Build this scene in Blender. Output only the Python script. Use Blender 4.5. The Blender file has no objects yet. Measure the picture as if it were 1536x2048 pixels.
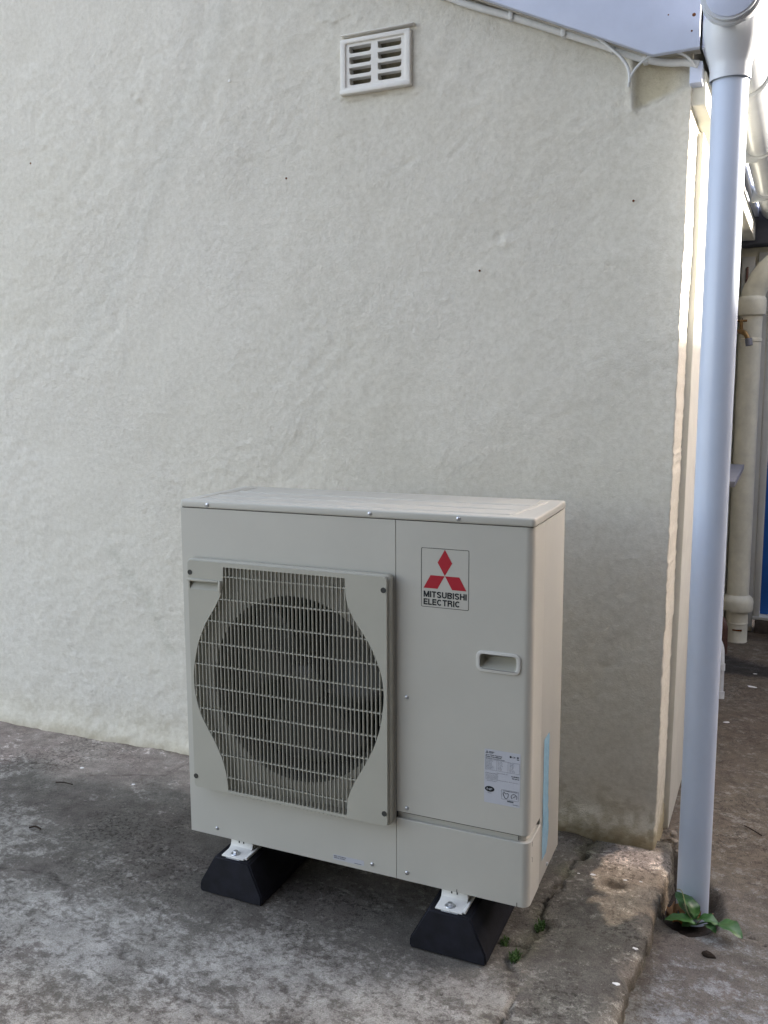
import bpy, bmesh, math, random
import numpy as np
from mathutils import Vector, Matrix
from mathutils.geometry import tessellate_polygon

random.seed(7)
S = bpy.context.scene
COL = S.collection
R = math.radians

# ------------------------------------------------------------------ camera
cam_d = bpy.data.cameras.new('camera')
cam = bpy.data.objects.new('camera', cam_d)
COL.objects.link(cam)
S.camera = cam
cam_d.sensor_fit = 'VERTICAL'
cam_d.sensor_height = 36.0
cam_d.lens = 1821.6 / 2048 * 36.0
cam_d.shift_x = 78.8 / 2048
cam_d.shift_y = -19.7 / 2048
cam_d.clip_start = 0.05
cam_d.clip_end = 400
cam.matrix_world = (Matrix.Translation((1.4160, -1.9950, 1.2390))
                    @ Matrix.Rotation(R(25.07), 4, 'Z')
                    @ Matrix.Rotation(R(82.45), 4, 'X')
                    @ Matrix.Rotation(R(-0.58), 4, 'Z'))

# ------------------------------------------------------------------ light
SUN_AZ = R(50)      # measured from +Y towards +X
SUN_EL = R(20)
w = bpy.data.worlds.new('World')
S.world = w
w.use_nodes = True
nt = w.node_tree
nt.nodes.clear()
sky = nt.nodes.new('ShaderNodeTexSky')
sky.sky_type = 'NISHITA'
sky.sun_disc = False
sky.sun_elevation = SUN_EL
sky.sun_rotation = SUN_AZ
sky.dust_density = 2.5
sky.ozone_density = 0.6
bg = nt.nodes.new('ShaderNodeBackground')
bg.inputs['Strength'].default_value = 0.15
wo = nt.nodes.new('ShaderNodeOutputWorld')
haze = nt.nodes.new('ShaderNodeMix'); haze.data_type = 'RGBA'; haze.blend_type = 'MULTIPLY'
haze.inputs['Factor'].default_value = 1
haze.inputs[7].default_value = (1.055, .985, .97, 1)
hsv = nt.nodes.new('ShaderNodeHueSaturation')       # thin high haze: a paler sky
hsv.inputs['Saturation'].default_value = .68
nt.links.new(sky.outputs[0], hsv.inputs['Color'])
nt.links.new(hsv.outputs[0], haze.inputs[6])
nt.links.new(haze.outputs[2], bg.inputs[0])
nt.links.new(bg.outputs[0], wo.inputs[0])

sun_d = bpy.data.lights.new('sun', 'SUN')
sun_d.energy = 4.0
sun_d.angle = R(0.55)
sun_d.color = (1.0, 0.93, 0.82)
sun = bpy.data.objects.new('sun', sun_d)
COL.objects.link(sun)
sdir = Vector((math.sin(SUN_AZ) * math.cos(SUN_EL), math.cos(SUN_AZ) * math.cos(SUN_EL), math.sin(SUN_EL)))
sun.rotation_euler = sdir.to_track_quat('Z', 'Y').to_euler()
sun.location = (4, 6, 8)

S.view_settings.view_transform = 'Standard'
S.view_settings.look = 'None'
S.view_settings.gamma = 1
S.view_settings.use_curve_mapping = False
S.view_settings.exposure = 2.46
S.render.engine = 'CYCLES'
S.cycles.max_bounces = 8
S.cycles.diffuse_bounces = 5

# ------------------------------------------------------------------ noise (numpy)
def _hash(ix, iy, seed):
    n = (ix.astype(np.int64) * 374761393 + iy.astype(np.int64) * 668265263 + seed * 1274126177) & 0xffffffff
    n = ((n ^ (n >> 13)) * 1103515245 + 12345) & 0xffffffff
    n = (n ^ (n >> 16)) & 0xffffffff
    n = (n * 2654435761) & 0xffffffff
    return ((n >> 8) & 0xffff) / 65535.0

def vnoise(x, y, seed=0):
    ix, iy = np.floor(x), np.floor(y)
    fx, fy = x - ix, y - iy
    fx = fx * fx * (3 - 2 * fx); fy = fy * fy * (3 - 2 * fy)
    a = _hash(ix, iy, seed); b = _hash(ix + 1, iy, seed)
    c = _hash(ix, iy + 1, seed); d = _hash(ix + 1, iy + 1, seed)
    return (a + (b - a) * fx) * (1 - fy) + (c + (d - c) * fx) * fy

def fbm(x, y, octv=4, seed=0, gain=.5):
    x = np.asarray(x, float); y = np.asarray(y, float)
    s = 0; a = 1; t = 0
    for o in range(octv):
        s = s + a * vnoise(x * 2 ** o + 17.3 * o, y * 2 ** o + 9.1 * o, seed + o)
        t += a; a *= gain
    return s / t          # 0..1

def sstep(a, b, v):
    t = np.clip((v - a) / (b - a), 0, 1)
    return t * t * (3 - 2 * t)

def seg_dist(px, py, pts):
    best = np.full(np.shape(px), 1e9)
    for (x0, y0), (x1, y1) in zip(pts[:-1], pts[1:]):
        dx, dy = x1 - x0, y1 - y0
        L = dx * dx + dy * dy
        t = np.clip(((px - x0) * dx + (py - y0) * dy) / L, 0, 1)
        best = np.minimum(best, np.hypot(px - x0 - t * dx, py - y0 - t * dy))
    return best

def blob(px, py, cx, cy, rx, ry, soft=.5):
    return 1 - sstep(1 - soft, 1 + soft, np.hypot((px - cx) / rx, (py - cy) / ry))

# ------------------------------------------------------------------ materials
def mat(name, color, rough=.5, spec=.5, metal=0.0, var=0.0, vscale=8, bump=0.0, bscale=200, bdist=.001, coat=0, rvar=0.0):
    m = bpy.data.materials.new(name)
    m.use_nodes = True
    t = m.node_tree
    b = t.nodes['Principled BSDF']
    b.inputs['Base Color'].default_value = (*color, 1)
    b.inputs['Roughness'].default_value = rough
    b.inputs['Specular IOR Level'].default_value = spec
    b.inputs['Metallic'].default_value = metal
    b.inputs['Coat Weight'].default_value = coat
    tc = t.nodes.new('ShaderNodeTexCoord')
    if var > 0:
        n = t.nodes.new('ShaderNodeTexNoise'); n.inputs['Scale'].default_value = vscale
        n.inputs['Detail'].default_value = 6; n.inputs['Roughness'].default_value = .62
        t.links.new(tc.outputs['Object'], n.inputs['Vector'])
        r = t.nodes.new('ShaderNodeMapRange')
        r.inputs['From Min'].default_value = .3; r.inputs['From Max'].default_value = .7
        r.inputs['To Min'].default_value = 1 - var; r.inputs['To Max'].default_value = 1 + var * .6
        t.links.new(n.outputs['Fac'], r.inputs['Value'])
        mx = t.nodes.new('ShaderNodeMix'); mx.data_type = 'RGBA'; mx.blend_type = 'MULTIPLY'
        mx.inputs['Factor'].default_value = 1
        mx.inputs[6].default_value = (*color, 1)
        t.links.new(r.outputs[0], mx.inputs[7])
        t.links.new(mx.outputs[2], b.inputs['Base Color'])
        if rvar:
            r2 = t.nodes.new('ShaderNodeMapRange')
            r2.inputs['From Min'].default_value = .3; r2.inputs['From Max'].default_value = .7
            r2.inputs['To Min'].default_value = rough - rvar; r2.inputs['To Max'].default_value = rough + rvar
            t.links.new(n.outputs['Fac'], r2.inputs['Value'])
            t.links.new(r2.outputs[0], b.inputs['Roughness'])
    if bump > 0:
        n2 = t.nodes.new('ShaderNodeTexNoise'); n2.inputs['Scale'].default_value = bscale
        n2.inputs['Detail'].default_value = 3
        t.links.new(tc.outputs['Object'], n2.inputs['Vector'])
        bp = t.nodes.new('ShaderNodeBump'); bp.inputs['Strength'].default_value = bump
        bp.inputs['Distance'].default_value = bdist
        t.links.new(n2.outputs['Fac'], bp.inputs['Height'])
        t.links.new(bp.outputs[0], b.inputs['Normal'])
    return m

M = {}
M['casing'] = mat('cream_powder_coat', (.485, .472, .415), .40, .4, var=.05, vscale=4, bump=.25, bscale=900, bdist=.0004)
M['grille'] = mat('beige_plastic', (.40, .388, .325), .5, .35, var=.05, vscale=9, bump=.15, bscale=700, bdist=.0004)
M['inner'] = mat('dark_cavity_metal', (.08, .08, .072), .6, .3, var=.3, vscale=12)
M['coil'] = mat('aluminium_fins', (.10, .10, .095), .5, .4, var=.4, vscale=30)
M['fan'] = mat('dark_fan_plastic', (.065, .065, .063), .4, .5)
M['steel'] = mat('zinc_steel', (.55, .57, .6), .3, .5, metal=.9, var=.2, vscale=60)
M['dark_hole'] = mat('screw_recess', (.05, .05, .045), .6, .3)
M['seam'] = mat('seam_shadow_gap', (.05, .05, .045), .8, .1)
M['red'] = mat('red_print', (.36, .013, .025), .5, .3)
M['black'] = mat('black_print', (.012, .016, .018), .5, .3)
M['grey_print'] = mat('grey_print', (.10, .11, .12), .6, .3)
M['label'] = mat('label_paper', (.47, .48, .51), .45, .4)
M['rubber'] = mat('black_rubber', (.008, .0085, .014), .72, .3, var=.7, vscale=22, bump=.5, bscale=400, bdist=.0008)
M['foot'] = mat('white_foot_paint', (.75, .745, .70), .45, .4, var=.05, vscale=30)
M['tape'] = mat('blue_film', (.30, .52, .66), .25, .6, var=.12, vscale=40, bump=.6, bscale=60, bdist=.002)
M['pvc'] = mat('grey_white_pvc', (.56, .63, .75), .28, .5, var=.04, vscale=6)
M['pvc2'] = mat('white_pvc_gutter', (.68, .71, .75), .25, .5, var=.06, vscale=10)
M['board'] = mat('painted_bargeboard', (.60, .66, .82), .4, .4, var=.06, vscale=10, bump=.3, bscale=120, bdist=.0008)
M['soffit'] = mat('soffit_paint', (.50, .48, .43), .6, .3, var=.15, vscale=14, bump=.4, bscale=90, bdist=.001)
M['cream_trim'] = mat('cream_gloss_trim', (.74, .73, .65), .45, .4, var=.08, vscale=12, bump=.3, bscale=60, bdist=.001)
M['iron'] = mat('cream_painted_iron', (.76, .73, .60), .5, .4, var=.14, vscale=14, bump=.5, bscale=70, bdist=.002)
M['frame'] = mat('grey_white_frame', (.60, .60, .57), .5, .4, var=.08, vscale=10)
M['door'] = mat('blue_gloss_paint', (.014, .12, .46), .3, .5, var=.1, vscale=8)
M['stone'] = mat('dark_step_stone', (.085, .07, .058), .85, .2, var=.4, vscale=18, bump=1, bscale=50, bdist=.006)
M['rim'] = mat('handle_rim_plastic', (.56, .55, .50), .4, .4, var=.04, vscale=20)
M['slate'] = mat('grey_sill', (.24, .24, .27), .6, .3, var=.1)
M['brass'] = mat('old_brass', (.28, .17, .07), .4, .5, metal=.8, var=.35, vscale=50)
M['copper'] = mat('copper_waste', (.12, .06, .045), .5, .5, metal=.3, var=.3, vscale=40)
M['lead'] = mat('lead_flashing', (.09, .095, .12), .6, .3, var=.25, vscale=14)
M['cable'] = mat('white_cable_paint', (.66, .665, .66), .45, .4, var=.08, vscale=40)
M['rust'] = mat('rusty_iron', (.16, .06, .025), .9, .2, var=.3, vscale=300)
M['fleck'] = mat('white_paint_fleck', (.8, .79, .75), .7, .2)
M['twig'] = mat('dark_twig', (.035, .025, .018), .9, .2, var=.3, vscale=90)
M['deadleaf'] = mat('tan_dead_leaf', (.42, .24, .12), .7, .3, var=.25, vscale=60, bump=.5, bscale=150, bdist=.001)
M['orangeleaf'] = mat('orange_dead_leaf', (.40, .17, .04), .7, .3, var=.3, vscale=60)
M['pebble'] = mat('pale_rubble', (.30, .26, .21), .9, .2, var=.3, vscale=60, bump=.8, bscale=120, bdist=.002)
M['vent'] = mat('painted_clay_vent', (.74, .72, .67), .7, .3, var=.06, vscale=20, bump=.7, bscale=160, bdist=.0015)
M['ventin'] = mat('dusty_vent_inside', (.25, .225, .16), .9, .1, var=.3, vscale=60)
M['glass'] = mat('dark_window_glass', (.03, .035, .04), .08, .6)

def leaf_mat():
    m = mat('weed_leaf', (.045, .125, .028), .38, .5, var=.35, vscale=45, bump=.5, bscale=110, bdist=.001)
    b = m.node_tree.nodes['Principled BSDF']
    b.inputs['Subsurface Weight'].default_value = .12
    b.inputs['Subsurface Radius'].default_value = (.004, .006, .002)
    return m
M['leaf'] = leaf_mat()
M['grass'] = mat('crack_moss', (.05, .10, .022), .7, .3, var=.4, vscale=60)

# wall render paint: mask attribute 'grime' darkens locally (stains, plus a painted warm shade low right)
def wall_mat():
    m = bpy.data.materials.new('cream_painted_render'); m.use_nodes = True
    t = m.node_tree; N = t.nodes; L = t.links
    b = N['Principled BSDF']; b.inputs['Roughness'].default_value = .75
    b.inputs['Specular IOR Level'].default_value = .25
    tc = N.new('ShaderNodeTexCoord')
    def noise(sc, det, ro=.55, dist=0):
        n = N.new('ShaderNodeTexNoise'); n.inputs['Scale'].default_value = sc
        n.inputs['Detail'].default_value = det; n.inputs['Roughness'].default_value = ro
        n.inputs['Distortion'].default_value = dist
        L.new(tc.outputs['Object'], n.inputs['Vector']); return n
    def ramp(src, a, bb, ca, cb):
        r = N.new('ShaderNodeValToRGB'); r.color_ramp.elements[0].position = a; r.color_ramp.elements[1].position = bb
        r.color_ramp.elements[0].color = (*ca, 1); r.color_ramp.elements[1].color = (*cb, 1)
        L.new(src, r.inputs[0]); return r
    big = noise(1.3, 5, .6)
    c = ramp(big.outputs['Fac'], .32, .68, (.655, .625, .54), (.705, .675, .60))
    small = noise(60, 8, .75)
    c2 = ramp(small.outputs['Fac'], .3, .62, (.84, .83, .80), (1.02, 1.02, 1.02))
    mx = N.new('ShaderNodeMix'); mx.data_type = 'RGBA'; mx.blend_type = 'MULTIPLY'; mx.inputs['Factor'].default_value = 1
    L.new(c.outputs[0], mx.inputs[6]); L.new(c2.outputs[0], mx.inputs[7])
    at = N.new('ShaderNodeAttribute'); at.attribute_name = 'grime_shade'
    mx2 = N.new('ShaderNodeMix'); mx2.data_type = 'RGBA'; mx2.blend_type = 'MULTIPLY'; mx2.inputs['Factor'].default_value = 1
    L.new(mx.outputs[2], mx2.inputs[6]); L.new(at.outputs['Color'], mx2.inputs[7])
    L.new(mx2.outputs[2], b.inputs['Base Color'])
    # relief: fine brush stipple, stronger in patches
    patch = noise(2.6, 4, .6)
    pr = N.new('ShaderNodeMapRange'); pr.inputs['From Min'].default_value = .40; pr.inputs['From Max'].default_value = .66
    pr.inputs['To Min'].default_value = .2; pr.inputs['To Max'].default_value = 1.0
    L.new(patch.outputs['Fac'], pr.inputs['Value'])
    crust = noise(48, 10, .68, 0)
    mul = N.new('ShaderNodeMath'); mul.operation = 'MULTIPLY'
    L.new(pr.outputs[0], mul.inputs[0]); L.new(crust.outputs['Fac'], mul.inputs[1])
    fine = noise(190, 6, .7)
    b0 = N.new('ShaderNodeBump'); b0.inputs['Strength'].default_value = .9; b0.inputs['Distance'].default_value = .0018
    L.new(fine.outputs['Fac'], b0.inputs['Height'])
    b1 = N.new('ShaderNodeBump'); b1.inputs['Strength'].default_value = .8; b1.inputs['Distance'].default_value = .0068
    L.new(mul.outputs[0], b1.inputs['Height']); L.new(b0.outputs[0], b1.inputs['Normal'])
    L.new(b1.outputs[0], b.inputs['Normal'])
    return m
M['wall'] = wall_mat()

def ground_mat(name, cols, light, dark, scale=1.0):
    """weathered concrete: attribute 'tint' holds local stains and tone changes (multiplied in)."""
    m = bpy.data.materials.new(name); m.use_nodes = True
    t = m.node_tree; N = t.nodes; L = t.links
    b = N['Principled BSDF']; b.inputs['Roughness'].default_value = .88
    b.inputs['Specular IOR Level'].default_value = .3
    tc = N.new('ShaderNodeTexCoord')
    def noise(sc, det, ro=.55, dist=0):
        n = N.new('ShaderNodeTexNoise'); n.inputs['Scale'].default_value = sc * scale
        n.inputs['Detail'].default_value = det; n.inputs['Roughness'].default_value = ro
        n.inputs['Distortion'].default_value = dist
        L.new(tc.outputs['Object'], n.inputs['Vector']); return n
    def mix(f, a, bb, mode='MIX'):
        mx = N.new('ShaderNodeMix'); mx.data_type = 'RGBA'; mx.blend_type = mode
        if isinstance(f, float): mx.inputs['Factor'].default_value = f
        else: L.new(f, mx.inputs['Factor'])
        for k, v in ((6, a), (7, bb)):
            if isinstance(v, tuple): mx.inputs[k].default_value = (*v, 1)
            else: L.new(v, mx.inputs[k])
        return mx.outputs[2]
    def rng(src, a, bb, lo=0., hi=1.):
        r = N.new('ShaderNodeMapRange'); r.inputs['From Min'].default_value = a; r.inputs['From Max'].default_value = bb
        r.inputs['To Min'].default_value = lo; r.inputs['To Max'].default_value = hi
        L.new(src, r.inputs['Value']); return r.outputs[0]
    big = noise(1.8, 6, .6, .3)
    base = mix(rng(big.outputs['Fac'], .35, .65), cols[0], cols[1])
    hue = noise(4.5, 4, .6)
    base = mix(rng(hue.outputs['Fac'], .45, .7, 0., .75), base, cols[2])
    # pale lichen / worn laitance blotches, pulled along x
    mp = N.new('ShaderNodeMapping'); mp.inputs['Scale'].default_value = (.9, 1.1, 1)
    mp.inputs['Rotation'].default_value = (0, 0, .25)
    L.new(tc.outputs['Object'], mp.inputs['Vector'])
    lic = noise(52, 12, .78, .1); L.new(mp.outputs[0], lic.inputs['Vector'])
    lic2 = noise(13, 8, .65, .4); L.new(mp.outputs[0], lic2.inputs['Vector'])
    att = N.new('ShaderNodeAttribute'); att.attribute_name = 'wear'
    def math_(op, a_, b_):
        q = N.new('ShaderNodeMath'); q.operation = op
        for k, v in ((0, a_), (1, b_)):
            if isinstance(v, (int, float)): q.inputs[k].default_value = v
            else: L.new(v, q.inputs[k])
        return q.outputs[0]
    v_ = math_('ADD', math_('MULTIPLY', lic.outputs['Fac'], .62), math_('MULTIPLY', lic2.outputs['Fac'], .38))
    v_ = math_('ADD', v_, math_('MULTIPLY', att.outputs['Fac'], .13))
    lmask = rng(v_, .555, .632)
    base = mix(math_('MULTIPLY', lmask, .92), base, light)
    dk = noise(75, 10, .78, .2)
    dmask = rng(math_('SUBTRACT', dk.outputs['Fac'], math_('MULTIPLY', att.outputs['Fac'], .05)), .51, .55, 0., .85)
    dmod = rng(noise(3.1, 5, .6).outputs['Fac'], .42, .60, .05, 1.)
    base = mix(math_('MULTIPLY', dmask, dmod), base, dark)
    mid = noise(16, 6, .7)
    base = mix(1.0, base, mix(rng(mid.outputs['Fac'], .35, .65), (.72, .71, .69), (1.22, 1.22, 1.2)), 'MULTIPLY')
    sp = noise(320, 3, .6)
    base = mix(rng(sp.outputs['Fac'], .3, .7, .0, 1.), mix(1.0, base, (.62, .61, .60), 'MULTIPLY'), mix(1.0, base, (1.25, 1.25, 1.25), 'MULTIPLY'))
    # scattered pale grit
    vo = N.new('ShaderNodeTexVoronoi'); vo.inputs['Scale'].default_value = 120
    L.new(tc.outputs['Object'], vo.inputs['Vector'])
    g1 = rng(vo.outputs['Distance'], .10, .16, 1., 0.)
    sx = N.new('ShaderNodeSeparateColor'); L.new(vo.outputs['Color'], sx.inputs[0])
    g2 = rng(sx.outputs[0], .86, .88)
    gm = N.new('ShaderNodeMath'); gm.operation = 'MULTIPLY'; L.new(g1, gm.inputs[0]); L.new(g2, gm.inputs[1])
    base = mix(gm.outputs[0], base, (.42, .40, .37))
    at = N.new('ShaderNodeAttribute'); at.attribute_name = 'tint'
    base = mix(1.0, base, at.outputs['Color'], 'MULTIPLY')
    L.new(base, b.inputs['Base Color'])
    b0 = N.new('ShaderNodeBump'); b0.inputs['Strength'].default_value = .8; b0.inputs['Distance'].default_value = .0025
    L.new(sp.outputs['Fac'], b0.inputs['Height'])
    b1 = N.new('ShaderNodeBump'); b1.inputs['Strength'].default_value = .7; b1.inputs['Distance'].default_value = .005
    L.new(lic.outputs['Fac'], b1.inputs['Height']); L.new(b0.outputs[0], b1.inputs['Normal'])
    L.new(b1.outputs[0], b.inputs['Normal'])
    return m
M['slab'] = ground_mat('weathered_concrete', ((.150, .139, .120), (.200, .188, .165), (.162, .140, .126)), (.39, .375, .34), (.060, .053, .043))
M['path'] = ground_mat('brown_trodden_concrete', ((.150, .122, .092), (.19, .160, .122), (.17, .134, .108)), (.29, .27, .235), (.070, .057, .044))

# ------------------------------------------------------------------ object helpers
WO = {}     # world origin of every object (no rotations on parents used with mk)

def thing(name, label, cat, loc, group=None):
    o = bpy.data.objects.new(name, None); COL.objects.link(o)
    o.empty_display_size = .05
    o.location = loc; WO[o.name] = Vector(loc)
    o['label'] = label; o['category'] = cat
    if group: o['group'] = group
    return o

def tag(o, label, cat, group=None):
    o['label'] = label; o['category'] = cat
    if group: o['group'] = group
    return o

def mk(name, verts, faces, m, parent=None, smooth=False, origin=None):
    v = np.array([tuple(p) for p in verts], float)
    if origin is None:
        lo, hi = v.min(0), v.max(0)
        origin = Vector(((lo[0] + hi[0]) / 2, (lo[1] + hi[1]) / 2, lo[2]))
    v = v - np.array(origin)
    me = bpy.data.meshes.new(name)
    me.from_pydata([tuple(p) for p in v], [], [tuple(f) for f in faces])
    if isinstance(m, (list, tuple)):
        for q in m: me.materials.append(q)
    else:
        me.materials.append(m)
    if smooth:
        me.polygons.foreach_set('use_smooth', [True] * len(me.polygons))
    me.update()
    o = bpy.data.objects.new(name, me); COL.objects.link(o)
    if parent is not None:
        o.parent = parent
        o.location = Vector(origin) - WO[parent.name]
    else:
        o.location = origin
    WO[o.name] = Vector(origin)
    return o

def from_bm(name, bm, m, parent=None, smooth=False, origin=None):
    bm.verts.index_update()
    vs = [v.co.copy() for v in bm.verts]
    fs = [[v.index for v in f.verts] for f in bm.faces]
    sm = [f.smooth for f in bm.faces]
    bm.free()
    o = mk(name, vs, fs, m, parent, False, origin)
    o.data.polygons.foreach_set('use_smooth', [True] * len(fs) if smooth else sm)
    return o

def auto_smooth(o, deg=35):
    me = o.data
    me.polygons.foreach_set('use_smooth', [True] * len(me.polygons))
    bm = bmesh.new(); bm.from_mesh(me)
    for e in bm.edges:
        if len(e.link_faces) == 2:
            e.smooth = e.calc_face_angle(0) < R(deg)
    bm.to_mesh(me); bm.free()
    return o

def box(name, x0, x1, y0, y1, z0, z1, m, parent=None, bev=0.0, seg=2):
    bm = bmesh.new()
    bmesh.ops.create_cube(bm, size=1)
    for v in bm.verts:
        v.co = Vector((x0 + (v.co.x + .5) * (x1 - x0), y0 + (v.co.y + .5) * (y1 - y0), z0 + (v.co.z + .5) * (z1 - z0)))
    if bev > 0:
        bmesh.ops.bevel(bm, geom=bm.edges[:], offset=bev, segments=seg, affect='EDGES', profile=.5)
    o = from_bm(name, bm, m, parent)
    if bev > 0: auto_smooth(o, 50)
    return o

def prism(name, poly, axis, a, b, m, parent=None, bev=0.0, holes=(), smooth_deg=None, seg=2):
    """extrude a 2-D polygon along an axis; 'y': poly is (x,z), 'x': (y,z), 'z': (x,y)."""
    def P(p, t):
        return {'y': (p[0], t, p[1]), 'x': (t, p[0], p[1]), 'z': (p[0], p[1], t)}[axis]
    loops = [list(poly)] + [list(h) for h in holes]
    flat = [p for l in loops for p in l]
    tris = tessellate_polygon([[Vector((p[0], p[1], 0)) for p in l] for l in loops])
    n = len(flat)
    bm = bmesh.new()
    va = [bm.verts.new(P(p, a)) for p in flat]; vb = [bm.verts.new(P(p, b)) for p in flat]
    for t in tris:
        try:
            bm.faces.new([va[i] for i in t]); bm.faces.new([vb[i] for i in reversed(t)])
        except ValueError: pass
    k = 0
    for l in loops:
        m_ = len(l)
        for i in range(m_):
            j = (i + 1) % m_
            bm.faces.new((va[k + i], va[k + j], vb[k + j], vb[k + i]))
        k += m_
    bmesh.ops.recalc_face_normals(bm, faces=bm.faces[:])
    if not holes:
        bmesh.ops.dissolve_limit(bm, angle_limit=R(1), verts=bm.verts[:], edges=bm.edges[:])
    if bev > 0:
        es = [e for e in bm.edges if len(e.link_faces) == 2 and e.calc_face_angle(0) > R(30)]
        bmesh.ops.bevel(bm, geom=es, offset=bev, segments=seg, affect='EDGES', profile=.5)
    o = from_bm(name, bm, m, parent)
    if smooth_deg or bev > 0: auto_smooth(o, smooth_deg or 50)
    return o

def catmull(pts, sub=8, closed=False):
    P = [Vector(p) for p in pts]; out = []
    n = len(P)
    rngi = range(n if closed else n - 1)
    for i in rngi:
        if closed:
            p0, p1, p2, p3 = P[(i - 1) % n], P[i], P[(i + 1) % n], P[(i + 2) % n]
        else:
            p0, p1, p2, p3 = P[max(i - 1, 0)], P[i], P[i + 1], P[min(i + 2, n - 1)]
        for k in range(sub):
            t = k / sub
            out.append(.5 * ((2 * p1) + (-p0 + p2) * t + (2 * p0 - 5 * p1 + 4 * p2 - p3) * t * t + (-p0 + 3 * p1 - 3 * p2 + p3) * t ** 3))
    if not closed: out.append(P[-1])
    return out

def tube(name, pts, rad, m, parent=None, seg=14, caps=True, flat=1.0, origin=None):
    pts = [Vector(p) for p in pts]
    rads = rad if isinstance(rad, (list, tuple)) else [rad] * len(pts)
    vs, fs = [], []
    up = None
    for i, p in enumerate(pts):
        d = (pts[min(i + 1, len(pts) - 1)] - pts[max(i - 1, 0)])
        d = d.normalized() if d.length > 1e-9 else Vector((0, 0, 1))
        if up is None:
            up = Vector((0, 0, 1)) if abs(d.z) < .9 else Vector((0, 1, 0))
        s = d.cross(up).normalized(); u = s.cross(d).normalized(); up = u
        for k in range(seg):
            a = 2 * math.pi * k / seg
            vs.append(p + s * math.cos(a) * rads[i] + u * math.sin(a) * rads[i] * flat)
    for i in range(len(pts) - 1):
        for k in range(seg):
            a, b = i * seg + k, i * seg + (k + 1) % seg
            fs.append((a, b, b + seg, a + seg))
    if caps:
        fs.append(tuple(reversed(range(seg)))); fs.append(tuple(range((len(pts) - 1) * seg, len(pts) * seg)))
    o = mk(name, vs, fs, m, parent, origin=origin)
    auto_smooth(o, 50)
    return o

def lathe(name, c, prof, m, parent=None, axis='z', seg=48):
    """prof: list of (radius, offset along axis) round point c."""
    c = Vector(c); vs, fs = [], []
    for r, h in prof:
        for k in range(seg):
            a = 2 * math.pi * k / seg
            x, y = r * math.cos(a), r * math.sin(a)
            vs.append(c + {'z': Vector((x, y, h)), 'y': Vector((x, h, y)), 'x': Vector((h, x, y))}[axis])
    for i in range(len(prof) - 1):
        for k in range(seg):
            a, b = i * seg + k, i * seg + (k + 1) % seg
            fs.append((a, b, b + seg, a + seg))
    bm = bmesh.new()
    V = [bm.verts.new(v) for v in vs]
    for f in fs: bm.faces.new([V[i] for i in f])
    if prof[0][0] > 1e-6 and prof[0][0] < 1e6 and getattr(lathe, 'cap', True):
        bm.faces.new(V[:seg]); bm.faces.new(V[-seg:])
    bmesh.ops.remove_doubles(bm, verts=bm.verts[:], dist=1e-7)
    bmesh.ops.recalc_face_normals(bm, faces=bm.faces[:])
    o = from_bm(name, bm, m, parent)
    auto_smooth(o, 40)
    return o

def rrect(x0, x1, y0, y1, r, n=5):
    out = []
    for cx, cy, a0 in ((x1 - r, y1 - r, 0), (x0 + r, y1 - r, 90), (x0 + r, y0 + r, 180), (x1 - r, y0 + r, 270)):
        for k in range(n + 1):
            a = R(a0 + 90 * k / n); out.append((cx + r * math.cos(a), cy + r * math.sin(a)))
    return out

def grid(name, X, Y, fn, m, attrs=None, parent=None):
    """X,Y 1-D arrays -> heightfield-like sheet; fn(XX,YY)-> Nx3 positions."""
    XX, YY = np.meshgrid(X, Y)
    P = fn(XX, YY).reshape(-1, 3)
    nx, ny = len(X), len(Y)
    i = np.arange(nx - 1)[None, :] + np.arange(ny - 1)[:, None] * nx
    F = np.stack([i, i + 1, i + nx + 1, i + nx], -1).reshape(-1, 4)
    me = bpy.data.meshes.new(name)
    me.vertices.add(len(P)); me.vertices.foreach_set('co', P.astype(np.float32).ravel())
    me.loops.add(F.size); me.loops.foreach_set('vertex_index', F.ravel().astype(np.int32))
    me.polygons.add(len(F)); me.polygons.foreach_set('loop_start', (np.arange(len(F)) * 4).astype(np.int32))
    me.polygons.foreach_set('loop_total', np.full(len(F), 4, np.int32))
    me.polygons.foreach_set('use_smooth', np.ones(len(F), bool))
    me.update(calc_edges=True)
    for nm, arr in (attrs or {}).items():
        a = np.asarray(arr(XX, YY))
        if a.ndim == 3:
            c = np.ones((len(P), 4), np.float32); c[:, :3] = a.reshape(-1, 3)
            me.color_attributes.new(nm, 'FLOAT_COLOR', 'POINT').data.foreach_set('color', c.ravel())
        else:
            me.attributes.new(nm, 'FLOAT', 'POINT').data.foreach_set('value', a.ravel().astype(np.float32))
    me.materials.append(m)
    o = bpy.data.objects.new(name, me); COL.objects.link(o)
    WO[o.name] = Vector((0, 0, 0))
    if parent is not None:
        o.parent = parent; o.location = -WO[parent.name]
    return o

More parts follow.
